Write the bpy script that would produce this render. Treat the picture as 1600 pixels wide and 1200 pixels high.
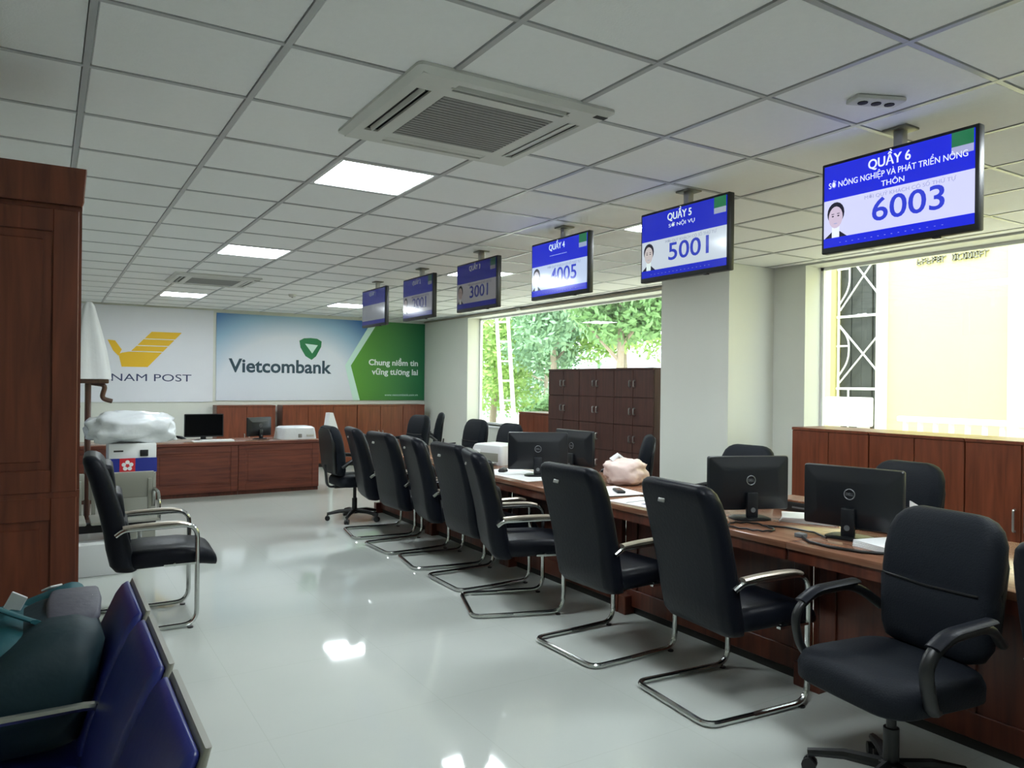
import bpy, bmesh, math, random
from mathutils import Vector, Matrix, noise
PI = math.pi
rnd = random.Random(7)
SC = bpy.context.scene
COL = SC.collection
for o in list(bpy.data.objects):
    bpy.data.objects.remove(o)

# ------------------------------------------------------------------ camera
CAM_H = 1.5
ZC = 2.693                      # ceiling height
WX = 6.25                       # window wall
WY = 13.35                      # back wall
F_PX = 1176.16
fw = Vector((0.525657, 0.850696, -0.000454)).normalized()
rt = Vector((0.850646, -0.525620, 0.011168)).normalized()
up = rt.cross(fw).normalized()
rt = fw.cross(up).normalized()
cd = bpy.data.cameras.new('camera')
cd.sensor_fit = 'HORIZONTAL'; cd.sensor_width = 36.0
cd.lens = F_PX / 1600.0 * 36.0
cd.clip_start = 0.05; cd.clip_end = 400
cam = bpy.data.objects.new('camera', cd); COL.objects.link(cam)
cam.matrix_world = Matrix(((rt.x, up.x, -fw.x, 0), (rt.y, up.y, -fw.y, 0), (rt.z, up.z, -fw.z, CAM_H), (0, 0, 0, 1)))
SC.camera = cam

# ------------------------------------------------------------------ world, sun, exposure
w = bpy.data.worlds.new('world'); SC.world = w; w.use_nodes = True
nt = w.node_tree; nt.nodes.clear()
bg = nt.nodes.new('ShaderNodeBackground'); wo = nt.nodes.new('ShaderNodeOutputWorld')
bg.inputs['Color'].default_value = (0.86, 0.94, 1.0, 1); bg.inputs['Strength'].default_value = 2.3
nt.links.new(bg.outputs[0], wo.inputs[0])
sd = bpy.data.lights.new('sun', 'SUN'); sd.energy = 1.1; sd.angle = math.radians(3); sd.color = (1.0, 0.95, 0.84)
sun = bpy.data.objects.new('sun', sd); COL.objects.link(sun)
sun.rotation_euler = Vector((0.72, 0.18, -0.9)).to_track_quat('-Z', 'Y').to_euler()
LED_STRENGTH = 16.5
vs = SC.view_settings
vs.view_transform = 'Standard'; vs.look = 'None'; vs.gamma = 1.0; vs.use_curve_mapping = False
vs.exposure = 1.3

# ------------------------------------------------------------------ materials
def lin(c):
    c = c / 255.0
    return c / 12.92 if c <= 0.04045 else ((c + 0.055) / 1.055) ** 2.4
def S(r, g, b):
    return (lin(r), lin(g), lin(b), 1.0)
MATS = {}
def mat(name, col, rough=0.5, metal=0.0, spec=0.5, emit=None, estr=0.0, vary=0.0, vscale=6.0, bump=0.0, bscale=40.0, coat=0.0, stretch=(1, 1, 1), trans=0.0):
    if name in MATS: return MATS[name]
    m = bpy.data.materials.new(name); m.use_nodes = True
    N = m.node_tree.nodes; Lk = m.node_tree.links
    b = N['Principled BSDF']
    b.inputs['Base Color'].default_value = col
    b.inputs['Roughness'].default_value = rough
    b.inputs['Metallic'].default_value = metal
    b.inputs['Specular IOR Level'].default_value = spec
    b.inputs['Coat Weight'].default_value = coat
    b.inputs['Coat Roughness'].default_value = 0.08
    b.inputs['Transmission Weight'].default_value = trans
    if emit:
        b.inputs['Emission Color'].default_value = emit; b.inputs['Emission Strength'].default_value = estr
    if vary or bump:
        tc = N.new('ShaderNodeTexCoord'); mp = N.new('ShaderNodeMapping'); mp.inputs['Scale'].default_value = stretch
        Lk.new(tc.outputs['Object'], mp.inputs[0])
    if vary:
        nz = N.new('ShaderNodeTexNoise'); nz.inputs['Scale'].default_value = vscale; nz.inputs['Detail'].default_value = 4
        Lk.new(mp.outputs[0], nz.inputs['Vector'])
        mx = N.new('ShaderNodeMix'); mx.data_type = 'RGBA'
        mx.inputs[6].default_value = tuple(c * (1 - vary) for c in col[:3]) + (1,)
        mx.inputs[7].default_value = tuple(min(1, c * (1 + vary)) for c in col[:3]) + (1,)
        Lk.new(nz.outputs['Fac'], mx.inputs[0]); Lk.new(mx.outputs[2], b.inputs['Base Color'])
    if bump:
        nb = N.new('ShaderNodeTexNoise'); nb.inputs['Scale'].default_value = bscale; nb.inputs['Detail'].default_value = 3
        Lk.new(mp.outputs[0], nb.inputs['Vector'])
        bp = N.new('ShaderNodeBump'); bp.inputs['Strength'].default_value = bump; bp.inputs['Distance'].default_value = 0.01
        Lk.new(nb.outputs['Fac'], bp.inputs['Height']); Lk.new(bp.outputs[0], b.inputs['Normal'])
    MATS[name] = m
    return m
def wood(name, dark, light, rough=0.35, axis='z'):
    if name in MATS: return MATS[name]
    m = bpy.data.materials.new(name); m.use_nodes = True
    N = m.node_tree.nodes; Lk = m.node_tree.links; b = N['Principled BSDF']
    tc = N.new('ShaderNodeTexCoord'); mp = N.new('ShaderNodeMapping')
    mp.inputs['Scale'].default_value = {'z': (9, 9, 0.7), 'x': (0.7, 9, 9), 'y': (9, 0.7, 9)}[axis]
    nz = N.new('ShaderNodeTexNoise'); nz.inputs['Scale'].default_value = 3.0; nz.inputs['Detail'].default_value = 7; nz.inputs['Distortion'].default_value = 0.6
    cr = N.new('ShaderNodeValToRGB'); cr.color_ramp.elements[0].position = 0.3; cr.color_ramp.elements[1].position = 0.72
    cr.color_ramp.elements[0].color = dark; cr.color_ramp.elements[1].color = light
    Lk.new(tc.outputs['Object'], mp.inputs[0]); Lk.new(mp.outputs[0], nz.inputs['Vector'])
    Lk.new(nz.outputs['Fac'], cr.inputs[0]); Lk.new(cr.outputs[0], b.inputs['Base Color'])
    b.inputs['Roughness'].default_value = rough
    MATS[name] = m
    return m
def floor_mat():
    m = bpy.data.materials.new('polished_floor_tile'); m.use_nodes = True
    N = m.node_tree.nodes; Lk = m.node_tree.links; b = N['Principled BSDF']
    tc = N.new('ShaderNodeTexCoord')
    nz = N.new('ShaderNodeTexNoise'); nz.inputs['Scale'].default_value = 0.8; nz.inputs['Detail'].default_value = 5
    Lk.new(tc.outputs['Object'], nz.inputs['Vector'])
    mx = N.new('ShaderNodeMix'); mx.data_type = 'RGBA'
    mx.inputs[6].default_value = S(188, 194, 188); mx.inputs[7].default_value = S(204, 208, 202)
    Lk.new(nz.outputs['Fac'], mx.inputs[0])
    br = N.new('ShaderNodeTexBrick'); br.offset = 0.0
    br.inputs['Scale'].default_value = 1.0; br.inputs['Brick Width'].default_value = 0.8; br.inputs['Row Height'].default_value = 0.8
    br.inputs['Mortar Size'].default_value = 0.002
    br.inputs['Color1'].default_value = (1, 1, 1, 1); br.inputs['Color2'].default_value = (1, 1, 1, 1); br.inputs['Mortar'].default_value = (0.92, 0.92, 0.91, 1)
    Lk.new(tc.outputs['Object'], br.inputs['Vector'])
    mu = N.new('ShaderNodeMix'); mu.data_type = 'RGBA'; mu.blend_type = 'MULTIPLY'; mu.inputs[0].default_value = 1.0
    Lk.new(mx.outputs[2], mu.inputs[6]); Lk.new(br.outputs['Color'], mu.inputs[7])
    Lk.new(mu.outputs[2], b.inputs['Base Color'])
    b.inputs['Roughness'].default_value = 0.05
    nb = N.new('ShaderNodeTexNoise'); nb.inputs['Scale'].default_value = 1.3
    Lk.new(tc.outputs['Object'], nb.inputs['Vector'])
    bp = N.new('ShaderNodeBump'); bp.inputs['Strength'].default_value = 0.06; bp.inputs['Distance'].default_value = 0.02
    Lk.new(nb.outputs['Fac'], bp.inputs['Height']); Lk.new(bp.outputs[0], b.inputs['Normal'])
    return m
def glass_mat():
    m = bpy.data.materials.new('window_glass'); m.use_nodes = True
    N = m.node_tree.nodes; Lk = m.node_tree.links; N.clear()
    o = N.new('ShaderNodeOutputMaterial'); t = N.new('ShaderNodeBsdfTransparent'); g = N.new('ShaderNodeBsdfGlossy')
    t.inputs[0].default_value = (0.95, 0.98, 0.97, 1); g.inputs['Roughness'].default_value = 0.02
    mi = N.new('ShaderNodeMixShader'); mi.inputs[0].default_value = 0.05
    Lk.new(t.outputs[0], mi.inputs[1]); Lk.new(g.outputs[0], mi.inputs[2]); Lk.new(mi.outputs[0], o.inputs[0])
    return m

M_WALL = mat('wall_paint_pale_grey', S(214, 216, 208), 0.6, vary=0.02, vscale=2)
M_TILE = mat('ceiling_tile_white', S(240, 241, 240), 0.8, vary=0.025, vscale=30, bump=0.15, bscale=120)
M_TBAR = mat('ceiling_bar_grey', S(176, 178, 178), 0.32, metal=0.1)
M_SLAB = mat('ceiling_slab_grey', S(170, 170, 168), 0.9, vary=0.03)
M_WHITE = mat('white_plastic', S(226, 228, 228), 0.4, vary=0.015)
M_OFFW = mat('offwhite_plastic', S(205, 206, 200), 0.42, vary=0.02)
M_GRILLE = mat('grille_grey', S(140, 140, 137), 0.6, vary=0.05, vscale=20)
M_DARK = mat('dark_recess', S(38, 38, 36), 0.7, vary=0.05)
M_LED = mat('led_diffuser', S(250, 250, 250), 0.5, emit=(0.88, 0.96, 1.0, 1), estr=LED_STRENGTH, vary=0.01)
M_LEATHER = mat('black_leather', S(15, 18, 26), 0.42, spec=0.16, vary=0.12, vscale=9, bump=0.12, bscale=60)
M_FABRIC = mat('charcoal_fabric', S(22, 26, 33), 0.62, spec=0.15, vary=0.12, vscale=20, bump=0.2, bscale=150)
M_CHROME = mat('chrome_tube', S(196, 198, 196), 0.17, metal=1.0, vary=0.03)
M_PAD = mat('armrest_pad_tan', S(176, 166, 152), 0.3, metal=0.55, vary=0.05)
M_BLKP = mat('black_plastic', S(17, 19, 21), 0.42, vary=0.08)
M_SCRB = mat('monitor_glass', S(10, 11, 13), 0.12, vary=0.05)
M_MONB = mat('monitor_back_plastic', S(21, 25, 31), 0.38, vary=0.05)
M_SILV = mat('silver_metal', S(178, 178, 176), 0.3, metal=0.9, vary=0.04)
M_LOGO = mat('logo_grey', S(120, 124, 128), 0.35, metal=0.3, vary=0.04)
M_WOOD = wood('red_brown_wood', S(66, 30, 20), S(98, 48, 32))
M_WOODX = wood('red_brown_wood_counter', S(86, 38, 26), S(120, 60, 40), rough=0.45, axis='x')
M_WOODD = wood('dark_brown_locker_wood', S(56, 29, 23), S(78, 45, 36), rough=0.5)
M_WOODL = wood('orange_brown_cabinet_wood', S(92, 44, 26), S(124, 64, 40))
M_WOODT = wood('worktop_wood', S(112, 74, 56), S(150, 108, 84), rough=0.2, axis='x')
M_WARD = wood('wardrobe_wood', S(84, 40, 25), S(120, 62, 40), rough=0.42)
M_GLASS = glass_mat()
M_PAPER = mat('white_paper', S(236, 237, 238), 0.7, vary=0.01)
M_NAVY = mat('print_navy', S(52, 62, 100), 0.6, vary=0.03)
M_YEL = mat('print_yellow', S(232, 186, 20), 0.55, vary=0.04)
M_YEL2 = mat('print_yellow_pale', S(240, 214, 110), 0.55, vary=0.04)
M_TEALT = mat('print_dark_teal', S(42, 68, 84), 0.6, vary=0.03)
M_GREENL = mat('print_logo_green', S(30, 120, 72), 0.6, vary=0.04)
M_PALEG = mat('print_pale_green', S(200, 232, 222), 0.6, vary=0.02)
M_MINT = mat('print_white', S(226, 236, 234), 0.6, vary=0.02)
M_BLUESEAT = mat('blue_vinyl', S(38, 46, 118), 0.36, vary=0.08, bump=0.05)
M_TEALBAG = mat('teal_nylon', S(22, 84, 92), 0.6, vary=0.18, vscale=8, bump=0.3, bscale=18)
M_TEALD = mat('dark_teal_nylon', S(14, 44, 52), 0.62, vary=0.18, vscale=8, bump=0.3, bscale=18)
M_GREYN = mat('grey_nylon', S(86, 86, 96), 0.6, vary=0.12, bump=0.25, bscale=30)
M_PLASTICB = mat('wrap_plastic', S(222, 226, 230), 0.25, vary=0.06, vscale=7, bump=0.6, bscale=9)
M_PINK = mat('pale_pink_wrap', S(232, 208, 200), 0.4, vary=0.06, vscale=7, bump=0.6, bscale=9)
M_STEEL = mat('grey_painted_steel', S(150, 150, 140), 0.4, metal=0.2, vary=0.03)
M_BLUEB = mat('sign_blue', S(30, 44, 140), 0.5, vary=0.06)
M_REDB = mat('sign_red', S(206, 36, 48), 0.5, vary=0.06)
M_CLOTH = mat('white_cloth', S(222, 224, 224), 0.75, vary=0.03, bump=0.3, bscale=14)
M_BROWN = wood('brown_stand_wood', S(66, 40, 28), S(98, 62, 44))
M_YWALL = mat('yellow_plaster', (0.74, 0.67, 0.27, 1), 0.8, vary=0.03, vscale=2)
M_CREAM = mat('cream_plaster', S(244, 240, 214), 0.8, vary=0.03, vscale=2)
M_IRONW = mat('white_iron', S(236, 238, 230), 0.5, vary=0.03)
M_SHUT = mat('dark_grey_shutter', S(58, 61, 55), 0.6, vary=0.15, vscale=3)
M_GROUND = mat('pale_concrete', S(214, 208, 192), 0.85, vary=0.08, vscale=1.5)
M_LEAF = [mat('leaf_green_%s' % n, c, 0.6, vary=0.35, vscale=1.6) for n, c in (('fresh', S(158, 190, 104)), ('deep', S(112, 150, 92)), ('bluish', S(140, 174, 136)))]
M_BARK = mat('bark', S(150, 136, 118), 0.85, vary=0.2, bump=0.4)
M_LETTER = mat('letter_grey', S(128, 126, 112), 0.6, vary=0.05)

# ------------------------------------------------------------------ mesh helpers
class MB:
    def __init__(s): s.v = []; s.f = []
    def add(s, vs_, fs_):
        o = len(s.v); s.v += [tuple(p) for p in vs_]; s.f += [tuple(i + o for i in q) for q in fs_]; return s
    def box(s, x0, x1, y0, y1, z0, z1):
        return s.add([(x0, y0, z0), (x1, y0, z0), (x1, y1, z0), (x0, y1, z0), (x0, y0, z1), (x1, y0, z1), (x1, y1, z1), (x0, y1, z1)],
                     [(0, 3, 2, 1), (4, 5, 6, 7), (0, 1, 5, 4), (1, 2, 6, 5), (2, 3, 7, 6), (3, 0, 4, 7)])
    def rbox(s, x0, x1, y0, y1, z0, z1, r=0.01, seg=2):
        bm = bmesh.new(); bmesh.ops.create_cube(bm, size=1)
        for v in bm.verts:
            v.co = Vector(((x0 + x1) / 2 + v.co.x * (x1 - x0), (y0 + y1) / 2 + v.co.y * (y1 - y0), (z0 + z1) / 2 + v.co.z * (z1 - z0)))
        r = min(r, 0.49 * min(x1 - x0, y1 - y0, z1 - z0))
        bmesh.ops.bevel(bm, geom=list(bm.edges), offset=r, segments=seg, profile=0.5, affect='EDGES')
        bm.verts.index_update()
        s.add([v.co[:] for v in bm.verts], [[v.index for v in f.verts] for f in bm.faces]); bm.free(); return s
    def loft(s, rings, caps=True):
        n = len(rings[0]); vs_ = [p for r in rings for p in r]; fs_ = []
        for i in range(len(rings) - 1):
            for k in range(n):
                a = i * n + k; b = i * n + (k + 1) % n
                fs_.append((a, b, b + n, a + n))
        if caps:
            fs_.append(tuple(range(n - 1, -1, -1))); fs_.append(tuple((len(rings) - 1) * n + k for k in range(n)))
        return s.add(vs_, fs_)
    def tube(s, pts, r, n=8, rb=None, closed=False, upv=(0, 0, 1)):
        P = [Vector(p) for p in pts]; rings = []
        N_ = len(P); prev = None
        for i in range(N_):
            if closed: t = P[(i + 1) % N_] - P[i - 1]
            else: t = P[min(i + 1, N_ - 1)] - P[max(i - 1, 0)]
            t.normalize()
            if prev is None:
                u = Vector(upv); u = u - t * u.dot(t)
                if u.length < 1e-3: u = Vector((1, 0, 0)) - t * t.x
                u.normalize()
            else:
                u = prev - t * prev.dot(t); u.normalize()
            prev = u; q = t.cross(u)
            ra = r[i] if isinstance(r, (list, tuple)) else r
            rbb = ra if rb is None else rb
            rings.append([P[i] + u * math.cos(2 * PI * k / n) * ra + q * math.sin(2 * PI * k / n) * rbb for k in range(n)])
        if closed: rings.append(rings[0])
        return s.loft(rings, caps=not closed)
    def lathe(s, prof, n=16, c=(0, 0, 0)):
        return s.loft([[(c[0] + r * math.cos(2 * PI * k / n), c[1] + r * math.sin(2 * PI * k / n), c[2] + z) for k in range(n)] for r, z in prof])
    def prism(s, poly, y0, y1):                     # polygon in xz extruded along y, ccw seen from -y
        n = len(poly)
        vs_ = [(x, y0, z) for x, z in poly] + [(x, y1, z) for x, z in poly]
        fs_ = [tuple(range(n)), tuple(range(2 * n - 1, n - 1, -1))] + [(k, k + n, (k + 1) % n + n, (k + 1) % n) for k in range(n)]
        return s.add(vs_, fs_)
    def mesh(s, name, m, smooth=True, ang=35):
        me = bpy.data.meshes.new(name); me.from_pydata(s.v, [], s.f); me.update()
        bm = bmesh.new(); bm.from_mesh(me); bmesh.ops.recalc_face_normals(bm, faces=bm.faces); bm.to_mesh(me); bm.free()
        if smooth:
            me.polygons.foreach_set('use_smooth', [True] * len(me.polygons)); me.set_sharp_from_angle(angle=math.radians(ang))
        me.materials.append(m); return me
    def build(s, name, m, parent=None, loc=None, rot=None, smooth=True, ang=35):
        return link(name, s.mesh(name, m, smooth, ang), parent, loc, rot)
def link(name, me, parent=None, loc=None, rot=None):
    o = bpy.data.objects.new(name, me); COL.objects.link(o)
    if parent is not None: o.parent = parent
    if loc is not None: o.location = loc
    if rot is not None: o.rotation_euler = rot
    return o
def fillet(pts, r, seg=5):
    P = [Vector(p) for p in pts]; out = [P[0]]
    for i in range(1, len(P) - 1):
        a = P[i - 1] - P[i]; b = P[i + 1] - P[i]
        d = min(r, a.length * 0.49, b.length * 0.49)
        p0 = P[i] + a.normalized() * d; p1 = P[i] + b.normalized() * d
        for k in range(seg + 1):
            t = k / seg
            out.append(p0 * (1 - t) ** 2 + P[i] * 2 * t * (1 - t) + p1 * t * t)
    out.append(P[-1]); return out
def rr(hw, hh, r, n=4):                              # rounded rectangle outline (a, b)
    r = min(r, hw * 0.98, hh * 0.98); o = []
    for cx, cy, a0 in ((hw - r, hh - r, 0), (-hw + r, hh - r, PI / 2), (-hw + r, -hh + r, PI), (hw - r, -hh + r, 1.5 * PI)):
        for k in range(n + 1):
            a = a0 + PI / 2 * k / n; o.append((cx + r * math.cos(a), cy + r * math.sin(a)))
    return o
def tag(o, label=None, cat=None, group=None, kind=None):
    if label: o['label'] = label
    if cat: o['category'] = cat
    if group: o['group'] = group
    if kind: o['kind'] = kind
    return o
def thing(name, label, cat, loc=(0, 0, 0), rz=0.0, group=None):
    o = bpy.data.objects.new(name, None); COL.objects.link(o)
    o.empty_display_size = 0.1; o.location = loc; o.rotation_euler = (0, 0, rz)
    return tag(o, label, cat, group)
def copy_tree(o, parent=None):
    c = o.copy(); COL.objects.link(c); c.parent = parent
    for ch in list(o.children): copy_tree(ch, c)
    return c
def text(name, body, size, m, parent, x, z, y, align='CENTER', width=None, offset=0.0, extr=0.0006, tilt=0.0, squash=1.0):
    cu = bpy.data.curves.new(name, 'FONT'); cu.body = body; cu.size = size; cu.align_x = align; cu.align_y = 'CENTER'
    cu.offset = offset; cu.extrude = extr; cu.resolution_u = 4
    t = bpy.data.objects.new(name, cu); COL.objects.link(t)
    bpy.context.view_layer.update()
    me = bpy.data.meshes.new_from_object(t.evaluated_get(bpy.context.evaluated_depsgraph_get()))
    if width:
        xs = [v.co.x for v in me.vertices]; k = width / (max(xs) - min(xs)); me.transform(Matrix.Diagonal((k, squash, 1, 1)))
    me.transform(Matrix.Rotation(PI / 2, 4, 'X'))
    bpy.data.objects.remove(t)
    me.materials.clear(); me.materials.append(m)
    return link(name, me, parent, (x, y, z))
def structure(name, mb, m, parent=None, label=None, smooth=False):
    o = mb.build(name, m, parent, smooth=smooth)
    if parent is None: tag(o, label, None, None, 'structure')
    return o

# ================================================================== SETTING
X0R, Y0R = -1.684, -2.702
def setting(name, mb, m, label, cat):
    o = mb.build(name, m, smooth=False); return tag(o, label, cat, None, 'structure')
floor = setting('floor', MB().box(X0R - 0.2, WX + 0.3, Y0R - 0.2, WY + 0.2, -0.12, 0), floor_mat(), 'polished pale grey tile floor of the hall', 'floor')
wall_back = setting('wall_back', MB().box(X0R - 0.2, WX + 0.3, WY, WY + 0.15, 0, ZC + 0.1), M_WALL, 'pale back wall behind the two printed posters', 'wall')
wall_left = setting('wall_left', MB().box(X0R - 0.2, X0R, Y0R, WY, 0, ZC + 0.1), M_WALL, 'pale side wall on the wardrobe side', 'wall')
wall_front = setting('wall_front', MB().box(X0R - 0.2, WX + 0.3, Y0R - 0.2, Y0R, 0, ZC + 0.1), M_WALL, 'pale wall behind the viewer', 'wall')
W1 = (5.95, 11.6, 0.80, 2.635)          # far window y0 y1 z0 z1
W2 = (0.55, 4.72, 0.80, 2.675)
wr = MB()
for a, b in ((Y0R, W2[0]), (W2[1], W1[0]), (W1[1], WY)): wr.box(WX, WX + 0.3, a, b, 0, ZC + 0.1)
for q in (W1, W2):
    wr.box(WX, WX + 0.3, q[0], q[1], 0, q[2]); wr.box(WX, WX + 0.3, q[0], q[1], q[3], ZC + 0.1)
wall_right = setting('wall_right', wr, M_WALL, 'pale window wall with two wide openings', 'wall')
column = setting('wall_column', MB().box(5.6, WX, 5.09, 6.03, 0, ZC), M_WALL, 'wide pale column between the two windows', 'column')
# windows
for n, q in enumerate((W1, W2)):
    f = MB(); x0, x1 = WX + 0.235, WX + 0.275; t = 0.03
    f.box(x0, x1, q[0], q[1], q[2], q[2] + t); f.box(x0, x1, q[0], q[1], q[3] - t, q[3])
    f.box(x0, x1, q[0], q[0] + t, q[2], q[3]); f.box(x0, x1, q[1] - t, q[1], q[2], q[3])
    wn = setting('window_%d' % (n + 1), f, M_WHITE, ('wide window in front of the trees', 'wide window facing the yellow building')[n], 'window')
    n_p = 3 if n == 0 else 3
    for k in range(n_p):
        a = q[0] + t + (q[1] - q[0] - 2 * t) * k / n_p; b = q[0] + t + (q[1] - q[0] - 2 * t) * (k + 1) / n_p
        MB().box(WX + 0.252, WX + 0.258, a + 0.002, b - 0.002, q[2] + t, q[3] - t).build('pane', M_GLASS, wn, smooth=False)
    MB().box(WX - 0.03, WX + 0.23, q[0] - (0.02 if n else 0), q[1], q[2] - 0.03, q[2]).build('sill', M_WHITE, wn, smooth=False)
# trims: curtain rail strip under the ceiling along the window wall
tr = setting('trim_1', MB().box(WX - 0.03, WX - 0.001, 6.04, WY - 0.005, 2.655, 2.672), mat('rail_grey', S(150, 140, 124), 0.5, vary=0.05), 'thin grey rail along the head of the far window', 'trim')
MB().rbox(WX - 0.07, WX - 0.03, 9.83, 9.91, 2.63, 2.675, 0.008).build('rail_bracket', M_SILV, tr)
# ceiling: slab, bars, tiles
ceiling = setting('ceiling', MB().box(X0R - 0.2, WX + 0.3, Y0R - 0.2, WY + 0.2, ZC + 0.04, ZC + 0.2), M_SLAB, 'suspended ceiling of pale square tiles', 'ceiling')
GX, GY, T = 0.1164, 3.2977, 0.6
bars = MB()
for i in range(-3, 11):
    x = GX + T * i
    if x > X0R - 0.05: bars.box(x - 0.012, x + 0.012, Y0R, WY, ZC - 0.004, ZC + 0.03)
for j in range(-10, 18):
    y = GY + T * j
    if Y0R - 0.05 < y < WY: bars.box(X0R, WX, y - 0.011, y + 0.011, ZC - 0.003, ZC + 0.03)
bars.build('ceiling_bars', M_TBAR, ceiling, smooth=False)
LIGHTS = [(2, 1), (2, 6), (2, 13), (6, 1), (6, 6), (6, 13), (2, -4), (6, -4)]
def to_px(p):
    v = Vector(p) - Vector((0, 0, CAM_H)); d = v.dot(fw)
    if d < 0.3: return None
    return 800 + F_PX * v.dot(rt) / d, 600 - F_PX * v.dot(up) / d
tile_me = MB().rbox(-0.286, 0.286, -0.287, 0.287, 0, 0.016, 0.004, 1).mesh('ceiling_tile', M_TILE, smooth=False)
rest = MB()
for i in range(-3, 11):
    for j in range(-10, 17):
        if (i, j) in LIGHTS: continue
        x0, x1 = GX + T * i, min(GX + T * (i + 1), WX); y0, y1 = GY + T * j, min(GY + T * (j + 1), WY)
        c = ((x0 + x1) / 2, (y0 + y1) / 2, ZC)
        corners = [to_px((a, b, ZC)) for a in (x0, x1) for b in (y0, y1)]
        vis = False
        if all(corners):
            xs = [q[0] for q in corners]; ys = [q[1] for q in corners]
            vis = max(xs) > 0 and min(xs) < 1600 and max(ys) > 0 and min(ys) < 1200 and max(ys) - min(ys) > 7
        if vis and x1 - x0 > 0.55 and y1 - y0 > 0.55:
            link('ceiling_tile', tile_me, ceiling, (c[0], c[1], ZC + rnd.uniform(0, 0.0015)))
        elif x1 - x0 > 0.03 and y1 - y0 > 0.03:
            rest.box(x0 + 0.014, x1 - 0.014, y0 + 0.013, y1 - 0.013, ZC, ZC + 0.016)
o = rest.build('remaining_tiles', M_TILE, ceiling, smooth=False); o['kind'] = 'stuff'
# baseboards
setting('baseboard_back', MB().box(X0R, WX, WY - 0.012, WY, 0, 0.1), M_WHITE, 'low skirting along the back wall', 'baseboard')

# ================================================================== OUTSIDE
def leafball(mb, c, r, n, s=0.14):
    for _ in range(n):
        d = Vector((rnd.gauss(0, 1), rnd.gauss(0, 1), rnd.gauss(0, 1))).normalized() * (rnd.random() ** 0.45)
        p = Vector(c) + Vector((d.x * r[0], d.y * r[1], d.z * r[2]))
        a = Vector((rnd.gauss(0, 1), rnd.gauss(0, 1), rnd.gauss(0, 1))).normalized()
        b = a.orthogonal().normalized(); k = s * rnd.uniform(0.6, 1.4)
        mb.add([p - a * k, p + b * k * 0.5, p + a * k, p - b * k * 0.5], [(0, 1, 2, 3)])
yard = setting('ground', MB().box(WX + 0.3, 140, -40, 160, -0.6, -0.5), M_GROUND, 'pale sunlit yard outside the windows', 'ground')
TREES = [  # x, y, trunk height, crown radius, leaf colour, label
    (17.5, 30.0, 4.6, 3.3, 0, 'fresh green tree farthest left through the far window'),
    (20.5, 28.5, 6.0, 3.0, 1, 'deep green tree behind the leaning pale poles'),
    (17.0, 24.5, 5.6, 2.7, 2, 'bluish green tree in the middle of the far window'),
    (20.0, 23.8, 6.6, 3.0, 0, 'tall fresh green tree right of the middle of the far window'),
    (15.5, 18.6, 5.4, 2.2, 1, 'deep green tree beside the wide column'),
    (26.0, 38.0, 4.2, 4.2, 2, 'broad bluish tree at the back of the yard'),
]
for k, (x, y, h, r, c, lab) in enumerate(TREES):
    t = thing('garden_tree', lab, 'tree', (x, y, -0.5), rnd.uniform(0, 6), 'trees outside the far window')
    lm = MB()
    for _ in range(20):
        a = rnd.uniform(0, 2 * PI); q = rnd.uniform(0.15, 0.9) * r
        leafball(lm, (q * math.cos(a), q * math.sin(a), h + rnd.uniform(-0.95, 0.75) * r), (r * 0.40, r * 0.40, r * 0.33), 420, 0.13)
    o = lm.build('foliage', M_LEAF[c], t, smooth=False); o['kind'] = 'stuff'
    tr_ = MB().tube([(0, 0, 0), (0.08, 0.03, h * 0.4), (-0.05, 0.06, h * 0.8), (0.1, 0, h * 1.05)], [0.17, 0.13, 0.1, 0.05], 8)
    tr_.build('trunk', M_BARK, t)
    for b_ in range(4):
        a = rnd.uniform(0, 6.28)
        MB().tube([(0, 0.04, h * (0.5 + 0.1 * b_)), (0.5 * r * math.cos(a), 0.5 * r * math.sin(a), h * (0.72 + 0.1 * b_))], [0.07, 0.03], 6).build('branch', M_BARK, t)
for k, (x, y, rx, ry, h, lab) in enumerate(((24, 33.5, 2.6, 2.0, 1.5, 'low hedge below the leaning pale poles'), (22.5, 26.5, 3.2, 2.0, 1.7, 'low hedge behind the wooden lockers'), (19.5, 19.5, 2.2, 2.2, 1.9, 'low hedge next to the wide column'))):
    t = thing('garden_hedge', lab, 'hedge', (x, y, -0.5), 0, 'hedges outside the far window')
    lm = MB(); leafball(lm, (0, 0, h * 0.5), (rx, ry, h * 0.55), 2600, 0.15)
    o = lm.build('foliage', M_LEAF[(k + 1) % 3], t, smooth=False); o['kind'] = 'stuff'
    MB().tube([(0, 0, 0), (0, 0, h * 0.6)], 0.05, 6).build('stem', M_BARK, t)
t = thing('twin_pole', 'pair of leaning pale poles joined by rungs outside far window', 'pole', (13.9, 23.0, -0.5), 0)
for s_ in (0, 1):
    MB().tube([(0.27 * s_ + 0.0, -0.33 * s_ - 0.0, 0), (0.27 * s_ - 0.25, -0.33 * s_ + 0.35, 5.6)], [0.09, 0.06], 8).build('post', mat('pole_concrete', S(196, 194, 182), 0.8, vary=0.05), t)
for k in range(7):
    z = 0.7 + k * 0.7; q = z / 5.6
    MB().tube([(-0.25 * q, 0.35 * q, z), (0.27 - 0.25 * q, -0.33 + 0.35 * q, z)], 0.035, 6).build('rung', MATS['pole_concrete'], t)
# yellow neighbour building
BX = 10.0
t = thing('neighbour_building', 'sunlit yellow building with grilled window seen through the near window', 'building', (BX, 4.0, -0.5), -PI / 2)
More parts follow.
